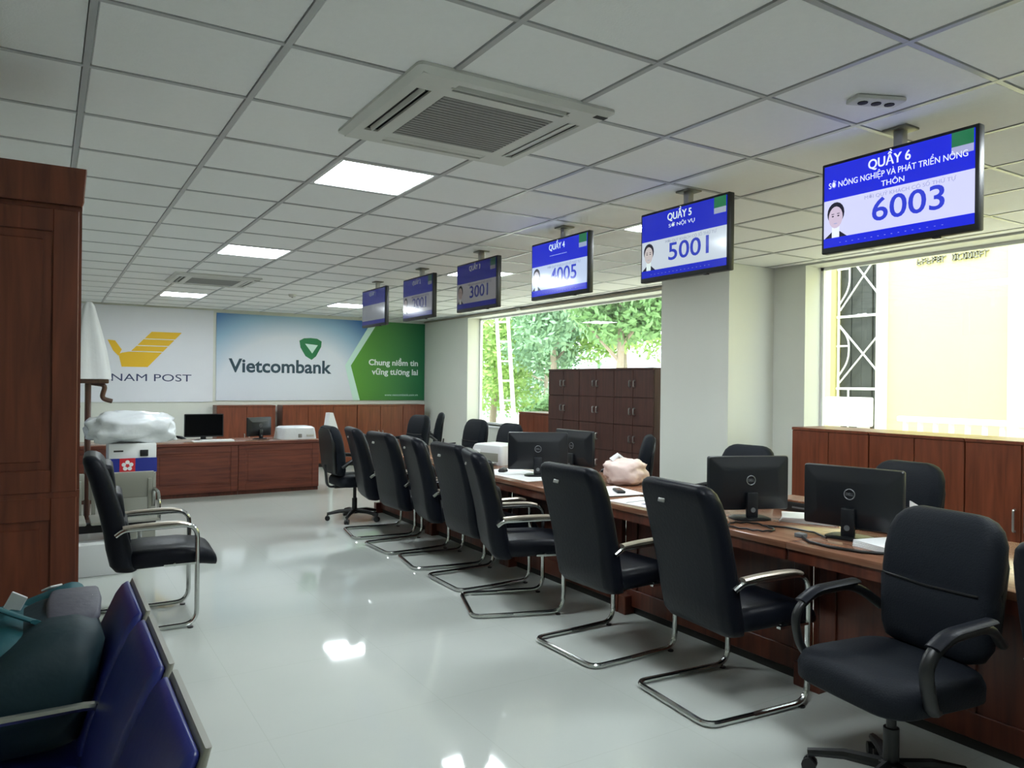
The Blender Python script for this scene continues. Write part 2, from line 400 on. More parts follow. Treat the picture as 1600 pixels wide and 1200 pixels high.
# local frame: x -> -Y world (x = 4.0 - Y), front faces -y (world -X)
def LY(Y): return 4.0 - Y
wl = MB(); z1 = 6.2
wl.box(LY(6.20), LY(-4.0), 0, 3.0, 0, z1); wl.box(LY(7.6), LY(7.10), 0, 3.0, 0, z1)
wl.box(LY(7.10), LY(6.20), 0, 3.0, 0, 1.0); wl.box(LY(7.10), LY(6.20), 0, 3.0, 4.3, z1); wl.box(LY(7.10), LY(6.20), 0.75, 3.0, 1.0, 4.3)
wl.build('wall', M_YWALL, t, smooth=False)
MB().box(LY(6.34), LY(6.20), -0.06, 0.0, 0.0, z1).build('pilaster', M_CREAM, t, smooth=False)
MB().box(LY(4.62), LY(4.40), -0.07, 0.0, 0.0, z1).build('pilaster', M_CREAM, t, smooth=False)
MB().box(LY(4.40), LY(-4), -0.1, 0.0, 2.75, 2.95).build('ledge', M_CREAM, t, smooth=False)
for k in range(5):
    a = LY(7.08) + k * 0.172
    MB().rbox(a, a + 0.174, 0.20 + 0.02 * (k % 2), 0.24 + 0.02 * (k % 2), 1.0, 4.3, 0.01, 1).build('shutter_slat', M_SHUT, t)
gr = MB(); gx0, gx1 = LY(7.08), LY(6.22); gw = gx1 - gx0
def bar(a, b, r=0.014): gr.tube([(a[0], 0.12, a[1]), (b[0], 0.12, b[1])], r, 5)
for x in (gx0 + 0.03, gx1 - 0.03): bar((x, 1.0), (x, 4.3), 0.017)
zs = [1.02, 1.98, 2.0 + 1.05, 4.28]
for z in zs: bar((gx0, z), (gx1, z), 0.02)
for a, b in ((zs[1], zs[2]), (zs[2], zs[3])):
    m_ = (a + b) / 2; hh = (b - a) * 0.42
    bar((gx0 + 0.05, m_ - hh), (gx1 - 0.05, m_ + hh * 0.9)); bar((gx0 + 0.05, m_ + hh * 0.9), (gx1 - 0.05, m_ - hh))
    for sx, xe in ((1, gx0 + 0.03), (-1, gx1 - 0.03)):
        pts = fillet([(xe, 0.12, a + 0.18), (xe + sx * 0.17, 0.12, a + 0.42), (xe + sx * 0.17, 0.12, b - 0.32), (xe, 0.12, b - 0.12)], 0.14)
        gr.tube(pts, 0.014, 5)
    bar((gx0, m_ + 0.1), (gx0 + 0.2, m_ + 0.1)); bar((gx1 - 0.2, m_ + 0.05), (gx1, m_ + 0.05))
bar((gx0 + 0.2, 1.0), (gx0 + 0.2, 1.98)); bar((gx1 - 0.22, 1.0), (gx1 - 0.22, 1.98))
gr.build('window_grille', M_IRONW, t)
# dark lettering along the top of the facade (not legible in the photograph: word-shaped strokes)
def glyph(mb, x, z, h, seed):
    r_ = random.Random(seed); wd = h * 0.55
    mb.box(x, x + wd * 0.22, -0.03, 0, z, z + h)
    if r_.random() < 0.8: mb.box(x, x + wd, -0.03, 0, z + h * 0.8, z + h)
    if r_.random() < 0.6: mb.box(x + wd * 0.75, x + wd, -0.03, 0, z + h * r_.choice((0, 0.4)), z + h)
    if r_.random() < 0.6: mb.box(x, x + wd, -0.03, 0, z, z + h * 0.2)
    if r_.random() < 0.5: mb.box(x, x + wd, -0.03, 0, z + h * 0.4, z + h * 0.58)
for row, (a, b, zz, hh) in enumerate(((5.78, 4.80, 3.66, 0.085), (5.72, 4.95, 3.80, 0.05))):
    mb = MB(); x = LY(a); k = 0
    while x < LY(b):
        if k % 8 != 6: glyph(mb, x, zz, hh, 31 * row + k)
        x += hh * 0.78; k += 1
    mb.build('lettering', M_LETTER, t, smooth=False)
# white box unit and balustrade in front of the building
t = thing('wall_unit', 'white box unit on a bracket outside near window', 'air conditioner', (8.5, 5.77, -0.5), -PI / 2)
MB().rbox(-0.26, 0.26, -0.12, 0.12, 1.52, 1.88, 0.02).build('casing', M_WHITE, t)
MB().tube([(0.0, -0.13, 1.70), (0.0, -0.121, 1.70)], 0.13, 16).build('fan_grille', M_OFFW, t)
for s_ in (-1, 1): MB().box(s_ * 0.2 - 0.02, s_ * 0.2 + 0.02, -0.1, 0.1, 0.0, 1.52).build('stand_leg', M_WHITE, t, smooth=False)
t = thing('balustrade', 'white balustrade with many thin uprights outside near window', 'balustrade', (8.3, 2.4, -0.5), -PI / 2)
MB().rbox(-2.6, 3.2, -0.05, 0.05, 1.62, 1.68, 0.015).build('top_rail', M_IRONW, t)
MB().rbox(-2.6, 3.2, -0.04, 0.04, 0.9, 0.96, 0.015).build('bottom_rail', M_IRONW, t)
MB().box(-2.6, 3.2, -0.12, 0.12, 0, 0.9).build('plinth', M_CREAM, t, smooth=False)
bal = MB().lathe([(0.028, 0.96), (0.045, 1.1), (0.05, 1.2), (0.026, 1.36), (0.03, 1.5), (0.028, 1.62)], 8).mesh('baluster', M_IRONW)
for k in range(34): link('baluster', bal, t, (-2.52 + k * 0.17, 0, 0))

# ================================================================== CEILING FITTINGS
LIGHT_LABELS = ['large bright square ceiling light beside the big air conditioner', 'bright ceiling light in the row above the aisle, second from the viewer',
                'bright ceiling light in front of the poster with the yellow bird', 'bright ceiling light behind the second hanging screen from the right',
                'bright ceiling light behind the third and fourth hanging screens', 'bright ceiling light behind the farthest hanging screen',
                'ceiling light over the aisle beside the viewer', 'ceiling light over the desks beside the viewer']
led_frame = MB()
for a in (-0.29, 0.265): led_frame.rbox(a, a + 0.025, -0.29, 0.29, -0.004, 0.02, 0.003, 1); led_frame.rbox(-0.265, 0.265, a, a + 0.025, -0.004, 0.02, 0.003, 1)
led_frame_me = led_frame.mesh('frame', M_WHITE); led_me = MB().box(-0.264, 0.264, -0.264, 0.264, 0.0, 0.012).mesh('diffuser', M_LED, False)
for (i, j), lab in zip(LIGHTS, LIGHT_LABELS):
    t = thing('ceiling_light', lab, 'ceiling light', (GX + T * (i + .5), GY + T * (j + .5), ZC), 0, 'square ceiling lights')
    link('frame', led_frame_me, t); link('diffuser', led_me, t)
def cassette(loc, lab):
    t = thing('air_conditioner', lab, 'air conditioner', loc, 0, 'ceiling air conditioners')
    h = 0.47
    p = MB()
    p.loft([[(a, b, z) for a, b in rr(q, q, 0.03)] for q, z in ((h, 0.0), (h, -0.012), (h - 0.03, -0.03))], caps=False)
    # face ring with a square hole for the grille and four slots
    g = 0.27; s0, s1 = 0.335, 0.40; zf = -0.03; e = h - 0.03
    for sx in (-1, 1):
        a, b = sorted((sx * g, sx * s0)); p.box(a, b, -e, e, zf, zf + 0.01)
        a, b = sorted((sx * s1, sx * e)); p.box(a, b, -e, e, zf, zf + 0.01)
        a, b = sorted((sx * s0, sx * s1)); p.box(a, b, -e, -0.29, zf, zf + 0.01); p.box(a, b, 0.29, e, zf, zf + 0.01)
        a, b = sorted((sx * g, sx * s0)); p.box(-g, g, a, b, zf, zf + 0.01)
        a, b = sorted((sx * s1, sx * e)); p.box(-g, g, a, b, zf, zf + 0.01)
    p.build('panel', M_OFFW, t, smooth=False)
    MB().box(-e, e, -e, e, -0.008, 0.0).build('housing', M_DARK, t, smooth=False)
    gm = MB()
    for k in range(19): y = -g + 0.014 + k * (2 * g - 0.028) / 18; gm.box(-g + 0.002, g - 0.002, y - 0.010, y + 0.010, zf - 0.001, zf + 0.006)
    gm.box(-g, g, -g, g, zf + 0.009, zf + 0.014)
    go = gm.build('intake_grille', M_GRILLE, t, smooth=False)
    for k, (rot, tilt, wv) in enumerate(((0, 0.12, 0.03), (PI / 2, 1.1, 0.011), (PI, 1.1, 0.011), (1.5 * PI, 0.3, 0.028))):
        v = MB().rbox(-0.285, 0.285, -wv, wv, -0.003, 0.003, 0.002, 1).build('louvre', M_OFFW, t)
        v.matrix_local = Matrix.Rotation(rot, 4, 'Z') @ Matrix.Translation((0, (s0 + s1) / 2, zf + 0.006)) @ Matrix.Rotation(tilt, 4, 'X')
    MB().box(h - 0.09, h - 0.03, -0.44, -0.41, -0.032, -0.03).build('receiver_window', M_DARK, t, smooth=False)
    return t
cassette((1.63, 3.02, ZC), 'big square air conditioner in ceiling nearest the viewer')
cassette((1.66, 9.45, ZC), 'far square air conditioner in ceiling near the back posters')
t = thing('smoke_detector', 'small round detector on the ceiling before the back posters', 'detector', (2.86, 10.4, ZC))
MB().lathe([(0.055, 0), (0.055, -0.012), (0.04, -0.035), (0.0, -0.04)], 16).build('body', M_OFFW, t)
MB().lathe([(0.012, -0.038), (0.012, -0.046), (0.001, -0.047)], 10).build('sensor', M_GRILLE, t)
t = thing('ceiling_sensor', 'small ceiling device with three dark dots above the nearest screen', 'sensor', (2.9, 1.86, ZC), -0.4)
MB().rbox(-0.11, 0.11, -0.045, 0.045, -0.02, 0.0, 0.008).build('body', M_OFFW, t)
for k in (-1, 0, 1): MB().lathe([(0.02, -0.018), (0.02, -0.024), (0.001, -0.026)], 10, (k * 0.06, 0, 0)).build('lens', M_DARK, t)

# ================================================================== POSTERS ON THE BACK WALL
PY = WY - 0.018
t = thing('wall_poster', 'white wall poster with yellow striped bird emblem and navy lettering', 'poster', (0, PY, 0))
MB().box(-1.3, 2.36, 0, 0.016, 1.14, 2.665).build('sheet', mat('poster_white', S(222, 224, 232), 0.6, vary=0.015), t, smooth=False)
# the emblem: a folded bird with three horizontal slits
def slant(z):   # left and right limits of the big wing at height z
    q = (z - 1.70) / 0.57
    return q
wing = MB()
bands = [(1.70, 1.94), (1.953, 2.035), (2.048, 2.145), (2.158, 2.27)]
for k, (a, b) in enumerate(bands):
    def xr(z): return 1.37 + (z - 1.70) * 0.88
    def xl(z): return 0.97 if z < 1.8 else (0.97 + (z - 1.8) * 0.9 if k == 0 else 1.12 + (z - 1.94) * 0.93)
    poly = [(xl(a), a), (xr(a), a), (xr(b), b), (xl(b), b)] if k else [(1.0, a), (xr(a), a), (xr(b), b), (1.10, b), (1.0, 1.92), (0.955, 1.90)]
    MB().prism(poly, -0.004, 0).build('emblem_band', M_YEL if k != 2 else M_YEL, t, smooth=False)
MB().prism([(0.955, 1.87), (1.0, 1.97), (0.905, 2.11), (0.80, 2.12), (0.88, 1.95)], -0.004, 0).build('emblem_wing', M_YEL, t, smooth=False)
text('lettering', 'VIETNAM POST', 0.165, M_NAVY, t, 2.03, 1.525, -0.002, 'RIGHT', 1.66, 0.0)

t = thing('wall_poster', 'blue and green bank poster with dark lettering and shield emblem', 'poster', (0, PY, 0))
def grad_mat(name, c0, c1, kind):
    m = bpy.data.materials.new(name); m.use_nodes = True
    N = m.node_tree.nodes; Lk = m.node_tree.links; b = N['Principled BSDF']; b.inputs['Roughness'].default_value = 0.5
    tc = N.new('ShaderNodeTexCoord'); mp = N.new('ShaderNodeMapping'); g = N.new('ShaderNodeTexGradient'); cr = N.new('ShaderNodeValToRGB')
    if kind == 'sphere':
        g.gradient_type = 'SPHERICAL'; mp.inputs['Location'].default_value = (-3.62 / 2.05, 0, -1.25 / 1.75); mp.inputs['Scale'].default_value = (1 / 2.05, 0.0, 1 / 1.75)
        e = cr.color_ramp.elements; e[0].color = c0; e[1].color = c1; e[1].position = 0.42
        q = e.new(0.20); q.color = S(150, 186, 214)
    else:
        mp.inputs['Location'].default_value = (-4.75 / 1.5, 0, 0); mp.inputs['Scale'].default_value = (1 / 1.5, 1, 1)
        cr.color_ramp.elements[0].color = c0; cr.color_ramp.elements[1].color = c1
    Lk.new(tc.outputs['Object'], mp.inputs[0]); Lk.new(mp.outputs[0], g.inputs[0]); Lk.new(g.outputs['Fac'], cr.inputs[0]); Lk.new(cr.outputs[0], b.inputs['Base Color'])
    return m
MB().box(2.41, 6.235, 0, 0.016, 1.16, 2.635).build('sheet', grad_mat('poster_blue_fade', S(52, 110, 176), S(214, 220, 232), 'sphere'), t, smooth=False)
MB().prism([(4.64, 1.80), (4.80, 1.16), (4.93, 1.16), (4.75, 1.80), (5.28, 2.635), (5.15, 2.635)], -0.003, 0).build('white_edge', M_PALEG, t, smooth=False)
MB().prism([(4.75, 1.80), (4.93, 1.16), (6.235, 1.16), (6.235, 2.635), (5.28, 2.635)], -0.003, 0).build('green_field', grad_mat('poster_green_fade', S(84, 150, 44), S(10, 104, 66), 'lin'), t, smooth=False)
text('lettering', 'Vietcombank', 0.32, M_TEALT, t, 3.49, 1.745, -0.002, 'CENTER', 1.78, 0.008)
sh = MB().prism([(4.02, 1.885), (4.10, 1.95), (4.19, 2.12), (4.20, 2.22), (4.12, 2.265), (4.0, 2.275), (3.88, 2.265), (3.80, 2.22), (3.82, 2.10), (3.91, 1.95)], -0.004, 0).build('shield', M_GREENL, t, smooth=False)
MB().prism([(4.03, 2.0), (4.13, 2.15), (4.02, 2.16), (3.90, 2.17)], -0.007, -0.004).build('shield_notch', M_PALEG, sh, smooth=False)
text('slogan', 'Chung niềm tin', 0.15, M_MINT, t, 6.10, 1.865, -0.005, 'RIGHT', 1.0, 0.004)
text('slogan', 'vững tương lai', 0.15, M_MINT, t, 6.10, 1.69, -0.005, 'RIGHT', 0.94, 0.004)
text('web_line', 'www.vietcombank.com.vn', 0.06, M_PALEG, t, 6.10, 1.26, -0.005, 'RIGHT', 0.68)

# ================================================================== HANGING SCREENS
def emat(name, col, strength):
    return mat(name, (col[0] * .15, col[1] * .15, col[2] * .15, 1), 0.12, emit=col, estr=strength * 0.43, vary=0.01)
def screen(k, Y, head, sub, number, level, tint, lab):
    t = thing('hanging_screen', lab, 'screen', (3.28, Y, 2.16), -PI / 2, 'screens hung in a row over the desks')
    W, H = 0.745, 0.445; w2 = W / 2
    eb = emat('screen_blue_%d' % k, (0.012 * tint[0], 0.022 * tint[1], 0.62 * tint[2], 1), level)
    ew = emat('screen_white_%d' % k, (0.62 * tint[0], 0.64 * tint[1], 0.86 * tint[2], 1), level)
    et = emat('screen_text_%d' % k, (0.80 * tint[0], 0.86 * tint[1], 1.0 * tint[2], 1), level)
    en = emat('screen_number_%d' % k, (0.03 * tint[0], 0.05 * tint[1], 0.55 * tint[2], 1), level)
    eg = emat('screen_grey_%d' % k, (0.36 * tint[0], 0.38 * tint[1], 0.56 * tint[2], 1), level)
    MB().rbox(-w2, w2, 0.0, 0.045, 0.0, H, 0.006).build('casing', M_BLKP, t)
    MB().rbox(-0.22, 0.22, 0.045, 0.075, 0.06, 0.34, 0.012).build('rear_housing', M_BLKP, t)
    sx = w2 - 0.016; z0, z1 = 0.028, H - 0.016; zs_ = z0 + (z1 - z0) * 0.575
    dp = MB().box(-sx, sx, -0.003, 0.0, z0 + 0.045, zs_).build('display', ew, t, smooth=False)
    MB().box(-sx, sx, -0.003, 0.0, zs_, z1).build('header_band', eb, dp, smooth=False)
    MB().box(-sx, sx, -0.003, 0.0, z0, z0 + 0.045).build('footer_band', eb, dp, smooth=False)
    if head: text('header_text', head, 0.062, et, dp, -0.02, z1 - 0.045, -0.004, 'CENTER', 0.062 * 0.55 * len(head), 0.001)
    if len(sub) > 1:
        text('sub_text', sub[0], 0.04, et, dp, 0.0, z1 - 0.100, -0.004, 'CENTER', 0.66, 0.0); text('sub_text', sub[1], 0.036, et, dp, 0.0, z1 - 0.146, -0.004, 'CENTER', 0.11, 0.0)
    elif sub: text('sub_text', sub[0], 0.03, et, dp, 0.0, z1 - 0.100, -0.004, 'CENTER', 0.22)
    if number:
        text('number', number, 0.15, en, dp, 0.07, z0 + 0.135, -0.004, 'CENTER', 0.335, 0.0015)
        text('caption', 'MỜI QUÝ KHÁCH CÓ SỐ THỨ TỰ', 0.024, eg, dp, 0.07, zs_ - 0.024, -0.004, 'CENTER', 0.42)
        text('footer_text', '. . . . . . . . . . . . . . . .', 0.018, eg, dp, -0.02, z0 + 0.022, -0.004, 'CENTER', 0.5)
    # portrait: a flat picture of a man in a dark jacket
    px_ = -sx + 0.066; pz = z0 + 0.045
    skin = emat('portrait_skin_%d' % k, (0.60 * tint[0], 0.50 * tint[1], 0.58 * tint[2], 1), level); dk = emat('portrait_dark_%d' % k, (0.015, 0.015, 0.03, 1), level)
    if number:
        def ell(cx, cz, a, b, n=18, a0=0, a1=2 * PI): return [(cx + a * math.cos(a0 + (a1 - a0) * i / n), cz + b * math.sin(a0 + (a1 - a0) * i / n)) for i in range(n)]
        pf = MB().prism([(px_ - 0.06, pz), (px_ - 0.022, pz + 0.028), (px_ + 0.022, pz + 0.028), (px_ + 0.06, pz)], -0.0045, -0.003).build('portrait_jacket', dk, dp, smooth=False)
        MB().prism([(px_ - 0.02, pz), (px_ + 0.02, pz), (px_ + 0.02, pz + 0.06), (px_ - 0.02, pz + 0.06)], -0.0052, -0.0045).build('portrait_shirt', et, dp, smooth=False)
        MB().prism(ell(px_, pz + 0.118, 0.046, 0.054), -0.0048, -0.003).build('portrait_hair', dk, dp, smooth=False)
        MB().prism(ell(px_, pz + 0.098, 0.038, 0.053), -0.0056, -0.0048).build('portrait_face', skin, dp, smooth=False)
        for q in (-1, 1):
            MB().prism(ell(px_ + q * 0.015, pz + 0.104, 0.006, 0.0032, 10), -0.0060, -0.0056).build('portrait_eye', dk, dp, smooth=False)
            MB().prism(ell(px_ + q * 0.015, pz + 0.115, 0.009, 0.0018, 10), -0.0060, -0.0056).build('portrait_brow', dk, dp, smooth=False)
        MB().prism(ell(px_, pz + 0.068, 0.011, 0.0025, 10), -0.0060, -0.0056).build('portrait_mouth', eg, dp, smooth=False)
        # green corner mark with a pale foot
        MB().box(sx - 0.095, sx - 0.004, -0.0045, -0.003, z1 - 0.062, z1).build('corner_mark', emat('screen_green_%d' % k, (0.02, 0.16 * tint[1], 0.07, 1), level), dp, smooth=False)
        MB().box(sx - 0.095, sx - 0.004, -0.0045, -0.003, z1 - 0.095, z1 - 0.062).build('corner_mark', eg, dp, smooth=False)
    MB().rbox(0.18, 0.21, -0.004, 0.02, -0.008, 0.002, 0.002, 1).build('sensor', M_BLKP, t)
    pole_z = ZC - 2.16
    MB().rbox(-0.022, 0.022, 0.03, 0.074, H - 0.15, pole_z - 0.004, 0.004).build('hanger_pole', M_SILV, t)
    MB().rbox(-0.06, 0.06, 0.0, 0.105, pole_z - 0.012, pole_z, 0.004).build('ceiling_plate', mat('plate_grey', S(120, 118, 112), 0.45, metal=0.5, vary=0.05), t)
    return t
SUB6 = ('SỞ NÔNG NGHIỆP VÀ PHÁT TRIỂN NÔNG', 'THÔN')
screen(6, 2.015, 'QUẦY 6', SUB6, '6003', 0.98, (1, 1, 1.1), 'nearest hanging screen showing number 6003')
screen(5, 3.36, 'QUẦY 5', ('SỞ NỘI VỤ',), '5001', 0.80, (1.0, 1.1, 0.92), 'hanging screen showing number 5001')
screen(4, 4.66, 'QUẦY 4', ('.....................',), '4005', 0.85, (0.85, 1.0, 1.0), 'hanging screen with bright glare, third from the viewer')
screen(3, 5.945, 'QUẦY 3', (), '3001', 0.14, (1.0, 0.95, 0.74), 'dim hanging screen, fourth from the viewer')
screen(2, 7.205, 'QUẦY 2', (), '2001', 0.14, (1.0, 0.97, 0.82), 'dim hanging screen, second from the far end of the row')
screen(1, 8.45, 'QUẦY 1', (), '', 0.16, (0.95, 1.0, 0.85), 'dim hanging screen at the far end of the row')

# ================================================================== TALL WARDROBE ON THE LEFT
t = thing('wardrobe', 'tall dark wooden wardrobe with crown moulding at the left edge', 'wardrobe', (-0.41, 3.32, 0))
hw = 0.52
MB().box(-hw, hw, 0.022, 0.55, 0.08, 2.16).build('carcass', M_WARD, t, smooth=False)
MB().box(-hw + 0.02, hw - 0.02, 0.04, 0.55, 0, 0.08).build('plinth', M_WARD, t, smooth=False)
cr_ = MB()
cr_.loft([[(a, b + 0.28, z) for a, b in rr(hw + e, 0.28 + e, 0.004, 1)] for z, e in ((2.16, 0.0), (2.175, 0.006), (2.19, 0.006), (2.235, 0.009), (2.285, 0.013), (2.30, 0.013))])
cr_.build('crown_moulding', M_WARD, t)
def panel_door(name, x0, x1, z0, z1, m, parent, th=0.02, fr=0.07, handle=None, y=0.0, hm=None):
    d = MB()
    d.rbox(x0, x0 + fr, y, y + th, z0, z1, 0.003, 1); d.rbox(x1 - fr, x1, y, y + th, z0, z1, 0.003, 1)
    d.rbox(x0 + fr, x1 - fr, y, y + th, z0, z0 + fr, 0.003, 1); d.rbox(x0 + fr, x1 - fr, y, y + th, z1 - fr, z1, 0.003, 1)
    o = d.build(name, m, parent)
    MB().rbox(x0 + fr - 0.002, x1 - fr + 0.002, y + th * 0.5, y + th * 0.95, z0 + fr - 0.002, z1 - fr + 0.002, 0.003, 1).build('panel', m, o)
    if x1 - x0 > 0.3 and z1 - z0 > 0.3:
        MB().rbox(x0 + fr + 0.03, x1 - fr - 0.03, y + th * 0.25, y + th * 0.6, z0 + fr + 0.03, z1 - fr - 0.03, 0.004, 1).build('raised_field', m, o)
    if handle:
        hx, hz, hl = handle
        h = MB().tube(fillet([(hx, y, hz - hl / 2), (hx, y - 0.028, hz - hl / 2), (hx, y - 0.028, hz + hl / 2), (hx, y, hz + hl / 2)], 0.01, 3), 0.006, 6)
        h.build('handle', hm or M_SILV, o)
    return o
for s_ in (-1, 1):
    a, b = sorted((s_ * 0.004, s_ * (hw - 0.01)))
    panel_door('upper_door', a, b, 1.07, 2.14, M_WARD, t, 0.022, 0.085, (s_ * 0.05, 1.4, 0.14))
    panel_door('lower_door', a, b, 0.10, 1.05, M_WARD, t, 0.022, 0.085, (s_ * 0.05, 0.85, 0.14))
MB().box(-hw, hw, 0.005, 0.03, 1.045, 1.075).build('middle_rail', M_WARD, t, smooth=False)

# ================================================================== LOW CABINETS ALONG THE WINDOW WALL
def cabinet(label, loc, rz, width, depth, height, ncol, nrow, m, handles, group, name='storage_cabinet', pair=True, hl=0.1):
    t = thing(name, label, 'cabinet', loc, rz, group)
    MB().box(0, width, 0.02, depth, 0.06, height - 0.02).build('carcass', m, t, smooth=False)
    MB().rbox(0.0, width, -0.006, depth, height - 0.025, height, 0.004, 1).build('top_board', m, t)
    MB().box(0.01, width - 0.01, 0.05, depth, 0, 0.06).build('plinth', M_DARK, t, smooth=False)
    cw = width / ncol; rh = (height - 0.025 - 0.07) / nrow
    for c in range(ncol):
        for r in range(nrow):
            x0, x1 = c * cw + 0.003, (c + 1) * cw - 0.003; z0 = 0.07 + r * rh + 0.003; z1 = z0 + rh - 0.006
            d = MB().rbox(x0, x1, 0.0, 0.02, z0, z1, 0.003, 1).build('door', m, t)
            if handles:
                hx = (x1 - 0.035) if (c % 2 == 0 and pair) else (x0 + 0.035)
                hz = (z0 + z1) / 2
                MB().tube(fillet([(hx, 0, hz - hl / 2), (hx, -0.026, hz - hl / 2), (hx, -0.026, hz + hl / 2), (hx, 0, hz + hl / 2)], 0.01, 3), 0.008, 6).build('handle', M_SILV, d)
    return t
cabinet('tall wall of dark brown wooden lockers under the far window', (5.75, 8.37, 0), -PI / 2, 2.06, 0.46, 1.70, 6, 5, M_WOODD, True, None, 'locker_cabinet', True, 0.07)
cabinet('low wooden cabinet left of the dark lockers', (5.78, 9.16, 0), -PI / 2, 0.785, 0.42, 1.10, 2, 1, M_WOODL, True, None)
for k, (a, b, lab) in enumerate(((4.43, 3.69, 'low red brown cabinet beside the wide column under near window'), (3.685, 2.935, 'middle low red brown cabinet under the near window'), (2.93, 2.18, 'low red brown cabinet with silver handle at the right edge'), (2.175, 1.43, 'low red brown cabinet under near window beyond right edge'))):
    cabinet(lab, (5.7, a, 0), -PI / 2, a - b, 0.48, 1.14, 2, 1, M_WOODL, k >= 2, 'low cabinets under the near window', hl=0.15)
cabinet('low wooden cabinet below the blue part of the bank poster', (2.36, 12.95, 0), 0, 0.94, 0.36, 1.09, 2, 1, M_WOODL, True, 'low cabinets along the back wall')
cabinet('long low wooden cabinet in the corner below the bank poster', (3.42, 12.95, 0), 0, 1.32, 0.36, 1.09, 3, 1, M_WOODL, False, 'low cabinets along the back wall')
cabinet('low wooden cabinet standing in the corner by the window wall', (4.75, 12.95, 0), 0, 1.32, 0.36, 1.09, 3, 1, M_WOODL, True, 'low cabinets along the back wall')

# ================================================================== DESKS
DZ = 0.75
DESK_EDGES = [8.2, 6.75, 5.3, 3.85, 2.4, 0.95]
DESK_LABELS = ['wooden counter desk at the far end of the desk row', 'wooden counter desk in front of the fourth hanging screen', 'wooden counter desk carrying the two dark monitors by the lockers',
               'wooden counter desk with papers and pale wrapped bundle beside column', 'wooden counter desk nearest the viewer with cluttered monitors']
for k in range(5):
    Wd = DESK_EDGES[k] - DESK_EDGES[k + 1]; h = Wd / 2
    t = thing('counter_desk', DESK_LABELS[k], 'desk', (3.05, (DESK_EDGES[k] + DESK_EDGES[k + 1]) / 2, 0), -PI / 2, 'counter desks in a row')
    tp = MB().rbox(-h + 0.001, h - 0.001, 0, 1.0, DZ - 0.035, DZ, 0.006, 2).build('worktop', M_WOODT, t)
    MB().box(-h + 0.01, h - 0.01, 0.012, 0.03, DZ - 0.09, DZ - 0.035).build('edge_apron', M_WOOD, t, smooth=False)
    MB().box(-h + 0.03, h - 0.03, 0.235, 0.255, 0.05, DZ - 0.035).build('front_panel', M_WOOD, t, smooth=False)
    fr = MB(); y0, y1 = 0.222, 0.236
    fr.rbox(-h + 0.03, h - 0.03, y0, y1, 0.62, 0.715, 0.003, 1); fr.rbox(-h + 0.03, h - 0.03, y0, y1, 0.05, 0.16, 0.003, 1)
    fr.build('panel_rails', M_WOOD, t)
    for x in (-h + 0.03, -0.045, h - 0.12): MB().rbox(x, x + 0.09, y0, y1, 0.16, 0.62, 0.003, 1).build('panel_stile', M_WOOD, t)
    for s_ in (-1, 1):
        a, b = sorted((s_ * (h - 0.002), s_ * (h - 0.03)))
        MB().box(a, b, 0.26, 0.97, 0.0, DZ - 0.035).build('side_panel', M_WOOD, t, smooth=False)
        a, b = sorted((s_ * (h - 0.004), s_ * (h - 0.075)))
        MB().rbox(a, b, 0.165, 0.26, 0.0, 0.12, 0.004, 1).build('foot', M_WOOD, t)
    MB().box(-h + 0.03, h - 0.03, 0.245, 0.26, 0.0, 0.05).build('kick_board', M_DARK, t, smooth=False)
# back counter: three front units and one continuous worktop
CZ = 0.70
for k, (a, b, lab) in enumerate(((0.02, 1.08, 'back counter unit mostly hidden behind the wrapped bundle'), (1.085, 2.145, 'back counter unit below the far black monitor'), (2.15, 3.22, 'right end unit of the back counter below the white wrapped machine'))):
    t = thing('counter_unit', lab, 'counter', (a, 10.29, 0), 0, 'units of the back counter'); Wd = b - a
    MB().box(0, Wd, 0.02, 0.6, 0.05, CZ - 0.045).build('carcass', M_WOODX, t, smooth=False)
    MB().box(0.0, Wd, 0.03, 0.58, 0, 0.05).build('plinth', M_WOOD, t, smooth=False)
    panel_door('front_panel', 0.0, Wd, 0.05, CZ - 0.045, M_WOODX, t, 0.02, 0.09)
t = thing('worktop_slab', 'long wooden worktop of the back counter', 'worktop', (0, 10.27, CZ - 0.03))
MB().rbox(0.0, 3.24, 0.0, 0.72, 0.0, 0.03, 0.006, 2).build('board', M_WOODT, t)
MB().rbox(0.0, 3.24, -0.004, 0.02, -0.012, 0.026, 0.004, 1).build('edge_strip', M_WOODX, t)

